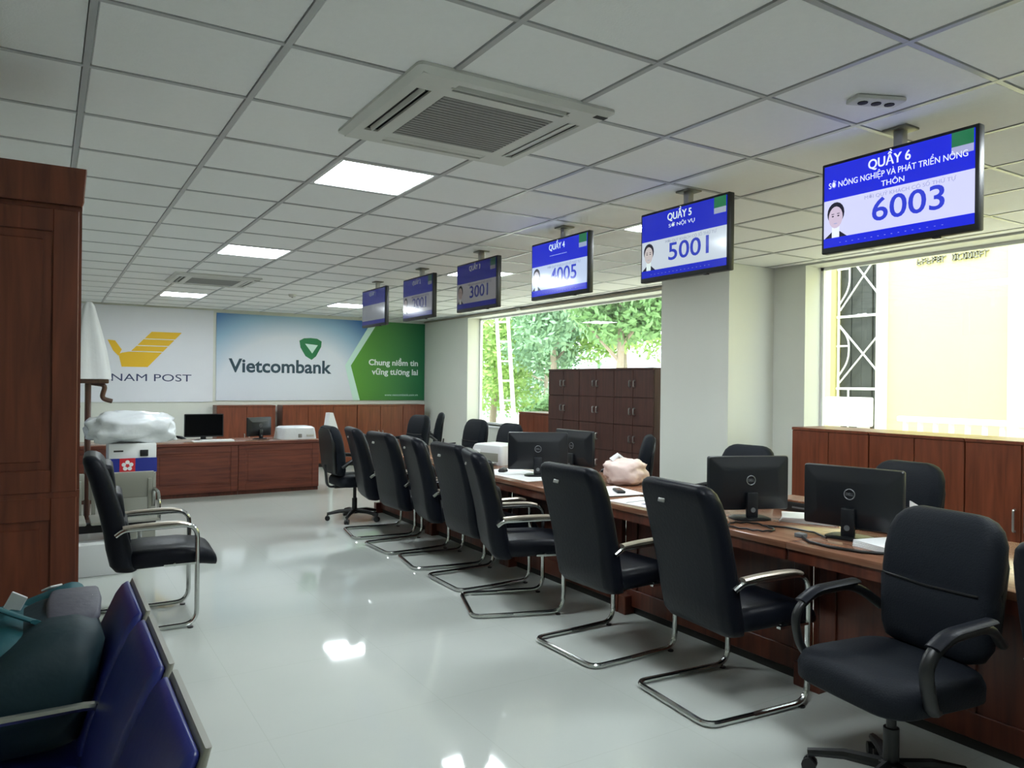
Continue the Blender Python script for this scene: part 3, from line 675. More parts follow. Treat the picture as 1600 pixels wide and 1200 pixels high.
# ================================================================== CHAIRS
def back_shell(mb, spec, n=5):
    # spec rows: z, x centre, half thickness, half width, corner radius
    mb.loft([[(x + a, b, z) for a, b in rr(ht, hwid, r, n)] for z, x, ht, hwid, r in spec])
def make_visitor_chair():
    t = thing('visitor_chair', 'x', 'chair')
    b = MB()
    back_shell(b, [(0.352, -0.085, 0.030, 0.200, 0.03), (0.362, -0.098, 0.058, 0.228, 0.05), (0.40, -0.118, 0.068, 0.242, 0.055), (0.50, -0.140, 0.068, 0.246, 0.055), (0.60, -0.158, 0.064, 0.248, 0.05),
                   (0.70, -0.180, 0.062, 0.252, 0.05), (0.80, -0.206, 0.061, 0.256, 0.05), (0.90, -0.234, 0.059, 0.256, 0.048), (0.97, -0.258, 0.058, 0.251, 0.048), (1.015, -0.275, 0.054, 0.240, 0.046),
                   (1.038, -0.285, 0.044, 0.222, 0.038), (1.050, -0.290, 0.026, 0.200, 0.022), (1.054, -0.292, 0.006, 0.180, 0.005)])
    bk = b.build('backrest', M_LEATHER, t, ang=60)
    fr = MB()    # raised cushion on the front of the back with two stitched folds
    for z0, z1, x in ((0.50, 0.66, -0.092), (0.665, 0.83, -0.124), (0.835, 1.0, -0.176)):
        zc = (z0 + z1) / 2; hz = (z1 - z0) / 2
        fr.loft([[(x + dx + (zc - (zc + q)) * 0.13, p, zc + q) for p, q in rr(0.19 - e, hz - e, 0.03)] for dx, e in ((-0.03, 0), (0.0, 0.004), (0.012, 0.02))])
    fr.build('back_cushion', M_LEATHER, bk, ang=60)
    bd = MB().rbox(-0.024, 0.024, -0.0035, 0.0035, -0.010, 0.010, 0.003, 2).build('badge', M_SILV, bk)
    bd.matrix_local = Matrix.Translation((-0.315, 0.07, 0.955)) @ Matrix.Rotation(0.3, 4, 'Y') @ Matrix.Rotation(PI / 2, 4, 'Z')
    s = MB(); rows = []
    for x, zc, hh, hw_ in ((-0.10, 0.42, 0.045, 0.20), (-0.08, 0.42, 0.055, 0.225), (0.0, 0.425, 0.058, 0.235), (0.20, 0.428, 0.056, 0.238), (0.32, 0.418, 0.052, 0.235), (0.375, 0.400, 0.044, 0.228), (0.400, 0.384, 0.030, 0.215), (0.408, 0.378, 0.012, 0.19)):
        rows.append([(x, p, zc + q) for p, q in rr(hw_, hh, 0.045)])
    s.loft(rows); s.build('seat', M_LEATHER, t, ang=60)
    W_ = 0.268
    for s_ in (-1, 1):
        pts = fillet([(-0.155, s_ * (W_ - 0.012), 0.585), (-0.115, s_ * W_, 0.618), (0.285, s_ * W_, 0.628), (0.285, s_ * W_, 0.022), (-0.05, s_ * W_, 0.016)], 0.085, 6)
        MB().tube(pts, 0.0145, 10).build('leg_tube', M_CHROME, t)
        pad = [(-0.12, s_ * W_, 0.634), (-0.03, s_ * W_, 0.642), (0.10, s_ * W_, 0.646), (0.19, s_ * W_, 0.644), (0.235, s_ * W_, 0.630)]
        MB().tube(fillet(pad, 0.03, 2), 0.010, 8, rb=0.022).build('armrest', M_PAD, t)
        MB().box(0.10, 0.285, s_ * W_ - 0.012, s_ * W_ + 0.012, 0.385, 0.397).build('seat_bracket', M_CHROME, t, smooth=False)
        MB().lathe([(0.017, 0.0), (0.017, 0.008), (0.001, 0.008)], 8, (0.25, s_ * W_, 0.0)).build('glide', M_BLKP, t)
    MB().tube(fillet([(-0.05, -W_, 0.016), (-0.31, -W_, 0.016), (-0.31, W_, 0.016), (-0.05, W_, 0.016)], 0.07, 6), 0.0145, 10).build('base_tube', M_CHROME, t)
    MB().tube([(0.16, -W_, 0.39), (0.16, W_, 0.39)], 0.011, 8).build('cross_bar', M_CHROME, t)
    return t
VIS = [  # x, y, rot, label, group
    (2.755, 3.40, 0.02, 'black chair with silver badge, its base wholly visible, nearest but two on the aisle side'),
    (2.80, 2.57, -0.10, 'black chair with silver badge directly behind the twisted black monitor'),
    (2.70, 4.34, -0.34, 'black chair turned sideways to show its seat, by the monitor with white printer'),
    (2.83, 5.03, 0.0, 'black chair immediately behind the sideways turned one'),
    (2.85, 5.71, -0.16, 'slightly turned black chair, fourth before the sideways chair\'s far row'),
    (2.83, 6.38, 0.03, 'black chair third from the far swivel chair'),
    (2.84, 7.07, -0.16, 'black chair right beside the far swivel chair'),
    (2.80, 0.90, 0.0, 'black chair cut off by the right edge of the picture'),
    (0.52, 5.18, -0.06, 'lone black chair beside the tall wardrobe facing the desks'),
]
VIS_LABELS = ['black padded chair with chrome runner base fully in view on bright floor', 'black padded chair just left of the black swivel armchair', 'black padded chair turned sideways, showing its seat and both arms',
              'black padded chair right behind the sideways turned chair', 'slightly turned narrow looking black chair in the middle of the row', 'black padded chair third from the far end of the row',
              'slightly turned black chair next to the far wheeled chair', 'black padded chair cut off by the right edge', 'lone black padded chair beside the tall wardrobe']
vc = make_visitor_chair()
for k, (x, y, r_, _) in enumerate(VIS):
    c = vc if k == 0 else copy_tree(vc)
    c.location = (x, y, 0); c.rotation_euler = (0, 0, r_)
    c['label'] = VIS_LABELS[k]; c['group'] = 'black cantilever visitor chairs'

def make_swivel_chair(name, mback, seam=True):
    t = thing(name, 'x', 'chair')
    b = MB()
    back_shell(b, [(0.50, -0.205, 0.02, 0.16, 0.02), (0.515, -0.215, 0.045, 0.20, 0.045), (0.56, -0.225, 0.055, 0.222, 0.05), (0.66, -0.232, 0.058, 0.232, 0.055), (0.74, -0.238, 0.056, 0.236, 0.05), (0.757, -0.240, 0.050, 0.235, 0.05),
                   (0.775, -0.246, 0.057, 0.238, 0.055), (0.86, -0.262, 0.058, 0.240, 0.055), (0.93, -0.278, 0.055, 0.234, 0.05), (0.98, -0.290, 0.050, 0.214, 0.048), (1.008, -0.297, 0.042, 0.185, 0.04), (1.024, -0.300, 0.026, 0.15, 0.024), (1.03, -0.301, 0.008, 0.12, 0.008)])
    bk = b.build('backrest', mback, t, ang=70)
    MB().tube([(-0.182, -0.20, 0.757), (-0.178, 0, 0.750), (-0.182, 0.20, 0.757)], 0.004, 6).build('seam', M_BLKP, bk)
    sh_ = MB(); back_shell(sh_, [(0.53, -0.278, 0.012, 0.17, 0.012), (0.60, -0.292, 0.016, 0.21, 0.014), (0.85, -0.318, 0.016, 0.22, 0.014), (0.96, -0.338, 0.014, 0.19, 0.012), (1.0, -0.342, 0.008, 0.14, 0.007)])
    sh_.build('back_shell', M_BLKP, bk, ang=60)
    s = MB(); rows = []
    for z, e, r2 in ((0.385, 0.02, 0.10), (0.40, 0.0, 0.11), (0.45, -0.004, 0.12), (0.48, 0.006, 0.12), (0.497, 0.03, 0.11), (0.503, 0.07, 0.08)):
        rows.append([(0.02 + a, p, z) for a, p in rr(0.255 - e, 0.25 - e, r2, 6)])
    s.loft(rows); s.build('seat', mback, t, ang=70)
    MB().rbox(-0.24, -0.10, -0.045, 0.045, 0.36, 0.385, 0.008).build('tilt_plate', M_BLKP, t)
    MB().tube(fillet([(-0.12, 0, 0.375), (-0.31, 0, 0.375), (-0.335, 0, 0.62)], 0.06, 5), 0.012, 8, rb=0.03).build('back_bar', M_BLKP, t)
    for s_ in (-1, 1):
        pts = fillet([(0.02, s_ * 0.20, 0.385), (0.16, s_ * 0.285, 0.43), (0.20, s_ * 0.29, 0.60), (0.10, s_ * 0.29, 0.675), (-0.12, s_ * 0.285, 0.69), (-0.235, s_ * 0.25, 0.60)], 0.09, 6)
        ao = MB().tube(pts, 0.017, 10, rb=0.024).build('arm', M_BLKP, t, ang=60)
        pd = fillet([(0.165, s_ * 0.29, 0.648), (0.09, s_ * 0.29, 0.690), (-0.13, s_ * 0.286, 0.704)], 0.06, 5)
        MB().tube(pd, 0.010, 8, rb=0.030).build('arm_pad', M_LEATHER, ao, ang=60)
    MB().lathe([(0.028, 0.10), (0.028, 0.24), (0.018, 0.24), (0.018, 0.385)], 12).build('gas_column', M_BLKP, t)
    base = MB().lathe([(0.045, 0.075), (0.05, 0.09), (0.045, 0.115), (0.02, 0.12)], 14).build('base_hub', M_BLKP, t)
    for k in range(5):
        a = 2 * PI * k / 5 + 0.3; c_, s2 = math.cos(a), math.sin(a)
        MB().tube([(0.03 * c_, 0.03 * s2, 0.10), (0.16 * c_, 0.16 * s2, 0.098), (0.29 * c_, 0.29 * s2, 0.072)], [0.024, 0.021, 0.016], 8).build('base_leg', M_BLKP, t)
        cs = MB(); 
        for q in (-0.014, 0.014):
            cs.tube([(0.285 * c_ - s2 * (q - 0.008), 0.285 * s2 + c_ * (q - 0.008), 0.027), (0.285 * c_ - s2 * (q + 0.008), 0.285 * s2 + c_ * (q + 0.008), 0.027)], 0.027, 12)
        cs.tube([(0.285 * c_, 0.285 * s2, 0.03), (0.285 * c_, 0.285 * s2, 0.07)], 0.008, 6)
        cs.build('caster', M_BLKP, t)
    return t
sw = make_swivel_chair('swivel_chair', M_FABRIC)
SW = [(2.68, 1.63, PI - 0.15, 'black fabric swivel armchair at lower right with its front towards viewer', 'desk swivel chairs'),
      (2.86, 7.86, 0.02, 'black wheeled chair at the far end of the aisle side row', 'desk swivel chairs'),
      (4.50, 4.10, PI + 0.1, 'rounded black chair back behind the twisted monitor, in front of column', 'desk swivel chairs'),
      (4.42, 2.78, PI - 0.05, 'rounded black chair back against the red brown cabinets', 'desk swivel chairs'),
      (4.50, 8.60, PI + 0.05, 'left one of two dark chair backs before the far window', 'desk swivel chairs'),
      (4.40, 7.62, PI - 0.05, 'right one of two dark chair backs before the far window', 'desk swivel chairs'),
      (4.35, 10.0, PI + 0.15, 'dark chair back in the far corner under the bank poster', 'desk swivel chairs'),
      (4.62, 5.55, PI * 0.775, 'dark chair seen edge-on in front of the lockers', 'desk swivel chairs'),
      (1.36, 11.45, -0.9, 'dark chair behind the back counter left of the black monitor', 'desk swivel chairs'),
      (5.05, 10.85, PI * 0.85, 'thin edge-on dark chair beside the pier of the window wall', 'desk swivel chairs')]
for k, (x, y, r_, lab, g) in enumerate(SW):
    c = sw if k == 0 else copy_tree(sw)
    c.location = (x, y, 0); c.rotation_euler = (0, 0, r_); c['label'] = lab; c['group'] = g

# ================================================================== MONITORS
def make_monitor():
    t = thing('computer_monitor', 'x', 'monitor')     # local: back faces -y
    W_, H_, z0 = 0.49, 0.305, 0.048
    body = MB()
    body.loft([[(a, y, z0 + H_ / 2 + b) for a, b in rr(W_ / 2 - e, H_ / 2 - e, 0.012, 3)] for y, e in ((0.022, 0.0), (0.004, 0.0), (-0.004, 0.004), (-0.018, 0.05), (-0.026, 0.075))])
    bo = body.build('casing', M_MONB, t)
    MB().box(-W_ / 2 + 0.012, W_ / 2 - 0.012, 0.022, 0.0235, z0 + 0.018, z0 + H_ - 0.012).build('screen', M_SCRB, bo, smooth=False)
    ring = [(0.026 * math.cos(2 * PI * k / 20), -0.027, z0 + H_ * 0.56 + 0.026 * math.sin(2 * PI * k / 20)) for k in range(20)]
    MB().tube(ring, 0.003, 6, closed=True, upv=(0, 1, 0)).build('logo_ring', M_LOGO, bo)
    text('logo_text', 'DELL', 0.019, M_LOGO, bo, 0, z0 + H_ * 0.56, -0.0275, 'CENTER', 0.036, 0.0005)
    MB().rbox(-0.034, 0.034, -0.052, -0.026, 0.01, z0 + 0.105, 0.008).build('stand_neck', M_MONB, t)
    MB().tube([(0, -0.056, 0.055), (0, -0.051, 0.055)], 0.014, 12).build('cable_hole', M_LOGO, t)
    MB().loft([[(a, b - 0.015, z) for a, b in rr(0.11 - e, 0.085 - e, 0.06, 5)] for z, e in ((0.0, 0.0), (0.008, 0.0), (0.013, 0.012))]).build('stand_base', M_BLKP, t)
    return t
mo = make_monitor()
def face(u): return math.atan2(u[1], u[0])
MONS = [(3.40, 2.93, DZ, face((0.93, -0.36)), 'black monitor with ring logo twisted away on the near desk', 1.0),
        (3.42, 2.30, DZ, face((0.20, -0.98)), 'black monitor with ring logo beside the black swivel armchair', 1.0),
        (3.42, 5.12, DZ + 0.0015, face((0.85, -0.53)), 'black monitor in front of the dark lockers, next to white printer', 1.0),
        (3.90, 5.28, DZ, face((0.08, -1.0)), 'grey looking monitor just right of the one in front of lockers', 1.0),
        (1.78, 10.66, CZ, PI, 'black monitor on the back counter below the white poster', 1.0),
        (2.50, 10.66, CZ, 0.5, 'dark greenish monitor on the back counter left of wrapped machine', 0.85)]
for k, (x, y, z, r_, lab, sc_) in enumerate(MONS):
    c = mo if k == 0 else copy_tree(mo)
    c.location = (x, y, z); c.rotation_euler = (0, 0, r_); c.scale = (sc_,) * 3; c['label'] = lab; c['group'] = 'desk monitors'

# ================================================================== DESK CLUTTER
def blob(name, m, parent, rx, ry, rz_, seed, rough=0.22, flat=0.0, sub=4, freq=2.2):
    bm = bmesh.new(); bmesh.ops.create_icosphere(bm, subdivisions=sub, radius=1)
    for v in bm.verts:
        n_ = noise.noise(v.co * freq + Vector((seed, seed * 1.7, 0))) + 0.5 * noise.noise(v.co * freq * 2.7 + Vector((0, seed, 0)))
        k = 1 + rough * n_
        p = Vector((math.copysign(abs(v.co.x) ** 0.75, v.co.x), math.copysign(abs(v.co.y) ** 0.75, v.co.y), math.copysign(abs(v.co.z) ** 0.75, v.co.z))) * k
        z = p.z * rz_ + rz_ * 0.9
        v.co = Vector((p.x * rx, p.y * ry, max(z, 0.0)))
    me = bpy.data.meshes.new(name); bm.to_mesh(me); bm.free()
    me.polygons.foreach_set('use_smooth', [True] * len(me.polygons)); me.materials.append(m)
    return link(name, me, parent)
t = thing('wrapped_bundle', 'pale pink plastic wrapped bundle on the desk before lockers', 'bundle', (3.74, 4.40, DZ), -0.9)
bo = blob('wrap', M_PINK, t, 0.16, 0.15, 0.10, 3.1)
MB().tube([(-0.1, -0.02, 0.17), (-0.06, 0.0, 0.215), (-0.02, 0.02, 0.19)], [0.03, 0.02, 0.008], 8).build('gathered_fold', M_PLASTICB, bo)
t = thing('document_sheet', 'white printed sheet with dark picture on the desk edge', 'paper', (3.26, 3.62, DZ), 0.1)
MB().box(-0.15, 0.15, -0.21, 0.21, 0.0, 0.003).build('sheet', M_PAPER, t, smooth=False)
MB().box(-0.08, 0.02, -0.12, -0.02, 0.003, 0.004).build('printed_picture', mat('print_dark_blue', S(70, 76, 110), 0.6, vary=0.3, vscale=30), t, smooth=False)
MB().box(-0.12, 0.12, 0.06, 0.075, 0.003, 0.004).build('printed_line', M_LOGO, t, smooth=False)
t = thing('paper_stack', 'thin stack of white papers lying left of printed sheet', 'paper', (3.34, 4.12, DZ), -0.15)
for k in range(3): MB().box(-0.15 + 0.01 * k, 0.15 + 0.01 * k, -0.21 - 0.012 * k, 0.21 - 0.012 * k, 0.004 * k, 0.004 * k + 0.0035).build('sheet', M_PAPER, t, smooth=False)
t = thing('desk_phone', 'flat black handset on the white papers', 'phone', (3.36, 4.02, DZ + 0.0125), 1.1)
MB().rbox(-0.08, 0.08, -0.03, 0.03, 0.0, 0.018, 0.008).build('body', M_BLKP, t); MB().rbox(-0.06, 0.06, -0.022, 0.022, 0.0175, 0.020, 0.002, 1).build('face', M_SCRB, t)
def mouse(loc, rz, lab):
    t = thing('computer_mouse', lab, 'mouse', loc, rz, 'computer mice')
    MB().loft([[(a, b, z) for a, b in rr(0.055 - e, 0.032 - e, 0.03, 4)] for z, e in ((0.0, 0.002), (0.012, 0.0), (0.026, 0.008), (0.034, 0.02))]).build('shell', M_BLKP, t, ang=60)
    MB().tube([(0.02, -0.006, 0.034), (0.02, 0.006, 0.034)], 0.006, 8).build('wheel', M_LOGO, t)
mouse((3.30, 5.47, DZ + 0.002), 0.6, 'black mouse on the painted reflection left of the locker side monitor')
t = thing('desk_sheen', 'painted desk reflection under the mouse near the locker side monitor', 'paper', (3.34, 5.25, DZ - 0.0002), 0.0)  # thin white sheet paints the pale reflection on the worktop, no real paper
MB().box(-0.2, 0.2, -0.42, 0.42, 0.0, 0.0015).build('sheet', M_PAPER, t, smooth=False); MB().box(-0.2, 0.2, -0.42, -0.41, 0.0015, 0.002).build('sheen_edge', M_LOGO, t, smooth=False)
t = thing('desk_printer', 'white printer with grey front between dark chairs and monitor', 'printer', (3.62, 6.10, DZ), -PI / 2 + 0.3)
MB().loft([[(a, b, z) for a, b in rr(0.19 - e, 0.16 - e, 0.03, 4)] for z, e in ((0.0, 0.004), (0.02, 0.0), (0.14, 0.0), (0.175, 0.012), (0.185, 0.03))]).build('casing', M_WHITE, t)
MB().rbox(-0.15, 0.15, -0.165, -0.15, 0.03, 0.11, 0.006).build('front_flap', M_STEEL, t); MB().rbox(-0.13, 0.13, -0.24, -0.15, 0.02, 0.026, 0.003).build('output_tray', M_OFFW, t)
t = thing('cup_stack', 'small stack of white cups between two black chairs', 'cup', (3.18, 5.72, DZ), 0)
for k in range(3): MB().lathe([(0.024, 0.05 * k), (0.034, 0.05 * k + 0.075), (0.031, 0.05 * k + 0.075), (0.022, 0.05 * k + 0.006)], 14).build('cup', M_PAPER, t)
def keyboard(loc, rz, lab):
    t = thing('keyboard', lab, 'keyboard', loc, rz, 'keyboards')
    MB().rbox(-0.22, 0.22, -0.07, 0.07, 0.0, 0.018, 0.005).build('tray', M_BLKP, t)
    kk = MB().box(-0.013, 0.013, -0.011, 0.011, 0.017, 0.023).mesh('key', M_MONB, False)
    for r_ in range(4):
        for c_ in range(14): link('key', kk, t, (-0.195 + c_ * 0.03, -0.042 + r_ * 0.028, 0))
keyboard((3.74, 2.28, DZ), face((0.2, -0.98)), 'black keyboard behind the monitor beside swivel armchair')
keyboard((3.62, 3.40, DZ), face((0.9, -0.4)), 'black keyboard behind the twisted monitor')
t = thing('cable_coil', 'loose dark cable loop on the desk by twisted monitor', 'cable', (3.18, 2.72, DZ), 0)
MB().tube([(0.09 * math.cos(a) * (1 + .15 * math.sin(3 * a)), 0.13 * math.sin(a), 0.006 + 0.004 * (k % 2)) for k, a in enumerate([2 * PI * q / 24 for q in range(24)])], 0.005, 6, closed=True).build('loop', M_BLKP, t)
MB().tube([(0.09, 0, 0.006), (0.16, -0.10, 0.006), (0.17, -0.26, 0.006), (0.10, -0.38, 0.006)], 0.005, 6).build('tail', M_BLKP, t)
t = thing('paper_stack', 'tilted stack of white forms under the twisted monitor', 'paper', (3.64, 2.70, DZ), 0.5)
for k in range(5): MB().box(-0.105, 0.105, -0.15, 0.15, 0.006 * k, 0.006 * k + 0.0055).build('sheet', M_PAPER, t, smooth=False, rot=(0, 0, 0.05 * k))
t = thing('paper_stack', 'white papers on the desk left of the black swivel armchair', 'paper', (3.34, 2.02, DZ), -0.1)
for k in range(4): MB().box(-0.105, 0.105, -0.15, 0.15, 0.007 * k, 0.007 * k + 0.0062).build('sheet', M_PAPER, t, smooth=False, rot=(0, 0, -0.04 * k))
t = thing('cable_coil', 'thick dark cable curving in front of the right monitor', 'cable', (3.14, 2.20, DZ), 0)
MB().tube([(0.06, 0.22, 0.007), (-0.02, 0.12, 0.007), (-0.035, 0.0, 0.007), (0.0, -0.14, 0.007), (0.08, -0.24, 0.007)], 0.007, 6).build('cable', M_BLKP, t, ang=60)
MB().rbox(0.05, 0.09, 0.21, 0.26, 0.0, 0.02, 0.004).build('plug', M_LOGO, t)
t = thing('desk_device', 'black box device with wooden lid between the two near monitors', 'device', (3.93, 2.98, DZ), 0.1)
MB().rbox(-0.10, 0.10, -0.13, 0.13, 0.0, 0.055, 0.006).build('casing', M_BLKP, t); MB().rbox(-0.10, 0.10, -0.13, 0.13, 0.055, 0.068, 0.003, 1).build('lid', M_WOODT, t); MB().box(-0.101, -0.1, -0.09, 0.0, 0.02, 0.03).build('slot', M_LOGO, t, smooth=False)
t = thing('paper_sheaf', 'white paper corner standing behind the right monitor', 'paper', (3.98, 2.26, DZ), -0.4)
MB().prism([(-0.07, 0), (0.10, 0), (0.02, 0.10), (-0.07, 0.15)], 0.0, 0.01).build('sheet', M_PAPER, t, smooth=False); MB().prism([(-0.05, 0), (0.10, 0), (0.10, 0.06), (-0.05, 0.10)], 0.012, 0.02).build('sheet', M_PAPER, t, smooth=False)
# things on the back counter
t = thing('wrapped_machine', 'white wrapped machine at the right end of back counter', 'machine', (2.98, 10.62, CZ), 0.05)
MB().loft([[(a, b, z) for a, b in rr(0.25 - e, 0.2 - e, 0.05, 4)] for z, e in ((0.0, 0.0), (0.09, 0.01), (0.15, 0.02), (0.17, 0.05))]).build('cover', M_PLASTICB, t)
MB().rbox(-0.02, 0.03, -0.206, -0.19, 0.02, 0.07, 0.004).build('knob_panel', M_GRILLE, t)
MB().rbox(0.10, 0.20, -0.207, -0.19, 0.03, 0.06, 0.004).build('slot', M_OFFW, t)
t = thing('paper_holder', 'pale triangular paper holder behind the far wheeled chair', 'paper holder', (3.44, 10.45, 0.0), 0.2)
MB().prism([(-0.10, 0.72), (0.12, 0.72), (0.0, 1.06), (-0.05, 1.06)], -0.06, 0.06).build('board', M_PAPER, t, smooth=False)
MB().rbox(-0.12, 0.12, -0.1, 0.1, 0.70, 0.72, 0.004).build('shelf', M_OFFW, t); MB().rbox(-0.03, 0.03, -0.03, 0.03, 0.0, 0.70, 0.006).build('post', M_OFFW, t)
t = thing('keyboard_tray', 'pale papers under the black monitor on the back counter', 'paper', (1.86, 10.44, CZ), 0)
MB().box(-0.25, 0.25, -0.09, 0.09, 0, 0.012).build('sheet', M_PAPER, t, smooth=False); MB().box(-0.15, 0.25, -0.07, 0.09, 0.012, 0.02).build('sheet', M_PAPER, t, smooth=False)

# ================================================================== LEFT BACKGROUND CORNER
t = thing('collection_stand', 'white and grey stand with blue band and red flower emblem', 'stand', (0.69, 7.85, 0))
MB().rbox(-0.20, 0.20, 0.0, 0.35, 0.0, 0.62, 0.008).build('cabinet', M_STEEL, t)
bx = MB().rbox(-0.20, 0.20, -0.01, 0.36, 0.62, 0.90, 0.008).build('box', M_WHITE, t)
MB().box(-0.195, 0.205, -0.016, -0.009, 0.63, 0.765).build('blue_band', M_BLUEB, t, smooth=False)
MB().box(-0.11, 0.02, -0.019, -0.015, 0.63, 0.765).build('red_field', M_REDB, t, smooth=False)
for k in range(5):
    a = 2 * PI * k / 5 + PI / 2; cx, cz = -0.045 + 0.032 * math.cos(a), 0.697 + 0.032 * math.sin(a)
    MB().prism([(cx + 0.019 * math.cos(b), cz + 0.019 * math.sin(b)) for b in [2 * PI * q / 10 for q in range(10)]], -0.022, -0.018).build('petal', M_PAPER, t, smooth=False)
MB().prism([(-0.045 + 0.016 * math.cos(b), 0.697 + 0.016 * math.sin(b)) for b in [2 * PI * q / 10 for q in range(10)]], -0.0235, -0.018).build('flower_heart', M_REDB, t, smooth=False)
MB().box(-0.16, -0.08, -0.012, -0.009, 0.825, 0.84).build('slot', M_DARK, t, smooth=False); MB().rbox(0.06, 0.13, -0.02, -0.009, 0.78, 0.84, 0.004).build('lock_plate', M_BLKP, t)
t = thing('wrapped_bundle', 'big white plastic wrapped bundle lying on the stand', 'bundle', (0.68, 8.02, 0.90), 0.05)
bo = blob('wrap', M_PLASTICB, t, 0.37, 0.22, 0.155, 7.7, 0.24)
MB().tube([(0.28, -0.05, 0.10), (0.34, -0.08, 0.06), (0.40, -0.06, 0.02)], [0.05, 0.035, 0.012], 8).build('loose_corner', M_PLASTICB, bo)
t = thing('draped_stand', 'white tapering cloth draped over a brown wooden stand', 'stand', (0.36, 8.86, 0), 0.2)
cl = []
for k, (z, r_) in enumerate(((1.50, 0.22), (1.62, 0.20), (1.8, 0.165), (2.0, 0.115), (2.15, 0.075), (2.25, 0.05), (2.29, 0.028), (2.30, 0.006))):
    cl.append([(r_ * (1 + 0.10 * math.sin(5 * a + k * 0.3)) * math.cos(a), r_ * (1 + 0.10 * math.sin(5 * a + k * 0.3)) * math.sin(a), z) for a in [2 * PI * q / 40 for q in range(40)]])
MB().loft(cl).build('cloth', M_CLOTH, t, ang=70)
MB().lathe([(0.03, 0.04), (0.03, 1.5), (0.02, 2.24)], 10).build('pole', M_BROWN, t)
MB().lathe([(0.2, 0), (0.2, 0.02), (0.06, 0.05), (0.03, 0.06)], 16).build('foot', M_BROWN, t)
MB().tube(fillet([(0.03, 0, 1.46), (0.16, -0.02, 1.44), (0.12, -0.02, 1.30), (0.22, -0.02, 1.27)], 0.05, 5), 0.024, 8).build('scroll_arm', M_BROWN, t)
MB().rbox(-0.14, 0.16, -0.14, 0.14, 1.455, 1.50, 0.01).build('head_board', M_BROWN, t)
t = thing('blue_box', 'deep blue box peeking out behind the wardrobe edge', 'box', (0.10, 8.44, 0.0), 0.0)
MB().rbox(-0.17, 0.17, -0.15, 0.15, 0.0, 1.22, 0.01).build('body', M_BLUEB, t); MB().rbox(-0.175, 0.175, -0.155, 0.155, 1.22, 1.25, 0.006).build('lid', M_BROWN, t)
# grey steel waiting bench behind the lone chair
t = thing('waiting_bench', 'grey steel waiting bench behind the lone black chair', 'bench', (0.30, 6.75, 0))
for k in range(2):
    x = -0.52 + k * 0.52
    MB().rbox(x, x + 0.49, 0.34, 0.365, 0.50, 0.72, 0.01).build('backrest', M_STEEL, t, rot=None)
    MB().rbox(x, x + 0.49, -0.08, 0.32, 0.36, 0.385, 0.01).build('seat', M_STEEL, t)
    MB().rbox(x + 0.02, x + 0.05, 0.32, 0.345, 0.38, 0.66, 0.004).build('back_strut', M_STEEL, t)
    MB().rbox(x + 0.44, x + 0.47, 0.32, 0.345, 0.38, 0.66, 0.004).build('back_strut', M_STEEL, t)
MB().rbox(-0.52, 0.48, 0.10, 0.18, 0.27, 0.345, 0.006).build('beam', M_BLKP, t)
for x in (-0.40, 0.36):
    MB().tube(fillet([(x, -0.10, 0.012), (x, 0.14, 0.05), (x, 0.14, 0.30)], 0.05, 4), 0.018, 8).build('leg', M_CHROME, t); MB().tube([(x, 0.14, 0.05), (x, 0.38, 0.012)], 0.016, 8).build('leg', M_CHROME, t)
for x in (-0.53, 0.485):
    MB().tube(fillet([(x, 0.33, 0.42), (x, 0.33, 0.58), (x, -0.06, 0.58), (x, -0.06, 0.36)], 0.12, 6), 0.014, 8).build('armrest', M_CHROME, t)
t = thing('carton', 'small white carton with dark end under the grey bench', 'box', (0.42, 6.62, 0.0), 0.0)
MB().rbox(-0.22, 0.16, -0.10, 0.10, 0.0, 0.24, 0.006).build('body', M_WHITE, t); MB().rbox(0.161, 0.20, -0.08, 0.08, 0.02, 0.22, 0.006).build('end_cap', M_BLKP, t)

# ================================================================== FOREGROUND BENCH AND BAG
t = thing('waiting_bench', 'blue padded waiting bench with steel frame at lower left', 'bench', (0.215, 2.15, 0))
def slab(mb, x0, x1, y0, y1, z, th, lean):     # padded panel, lean shifts x with height
    pass
for k in range(3):
    y1_ = 0.69 - k * 0.475; y0_ = y1_ - 0.45; yc = (y0_ + y1_) / 2
    b = MB(); rows = []
    for z, x, ht, hw_ in ((0.44, -0.115, 0.004, 0.20), (0.45, -0.115, 0.018, 0.215), (0.55, -0.085, 0.024, 0.222), (0.68, -0.04, 0.024, 0.222), (0.79, 0.005, 0.020, 0.218), (0.815, 0.016, 0.014, 0.21), (0.825, 0.02, 0.004, 0.20)):
        rows.append([(x + a, yc + p, z) for a, p in rr(ht, hw_, 0.02, 3)])
    b.loft(rows); b.build('backrest', M_BLUESEAT, t, ang=60)
    s = MB(); rows = []
    for x, zc, ht, hw_ in ((-0.56, 0.40, 0.006, 0.20), (-0.55, 0.405, 0.022, 0.215), (-0.40, 0.42, 0.026, 0.222), (-0.16, 0.405, 0.024, 0.222), (-0.12, 0.41, 0.008, 0.21)):
        rows.append([(x, yc + p, zc + q) for p, q in rr(hw_, ht, 0.02, 3)])
    s.loft(rows); s.build('seat', M_BLUESEAT, t, ang=60)
    shl = MB(); rows = []
    for z, x, ht, hw_ in ((0.43, -0.088, 0.008, 0.225), (0.55, -0.058, 0.008, 0.226), (0.68, -0.013, 0.008, 0.226), (0.80, 0.030, 0.008, 0.224), (0.832, 0.042, 0.006, 0.218)):
        rows.append([(x + a, yc + p, z) for a, p in rr(ht, hw_, 0.006, 2)])
    shl.loft(rows); shl.build('steel_shell', M_STEEL, t, ang=60)
for k in range(4):
    y = 0.70 - k * 0.475
    MB().tube(fillet([(-0.10, y - 0.004, 0.40), (-0.05, y - 0.004, 0.60), (-0.42, y - 0.004, 0.60), (-0.44, y - 0.004, 0.38)], 0.07, 5), 0.013, 8).build('armrest', M_CHROME, t)
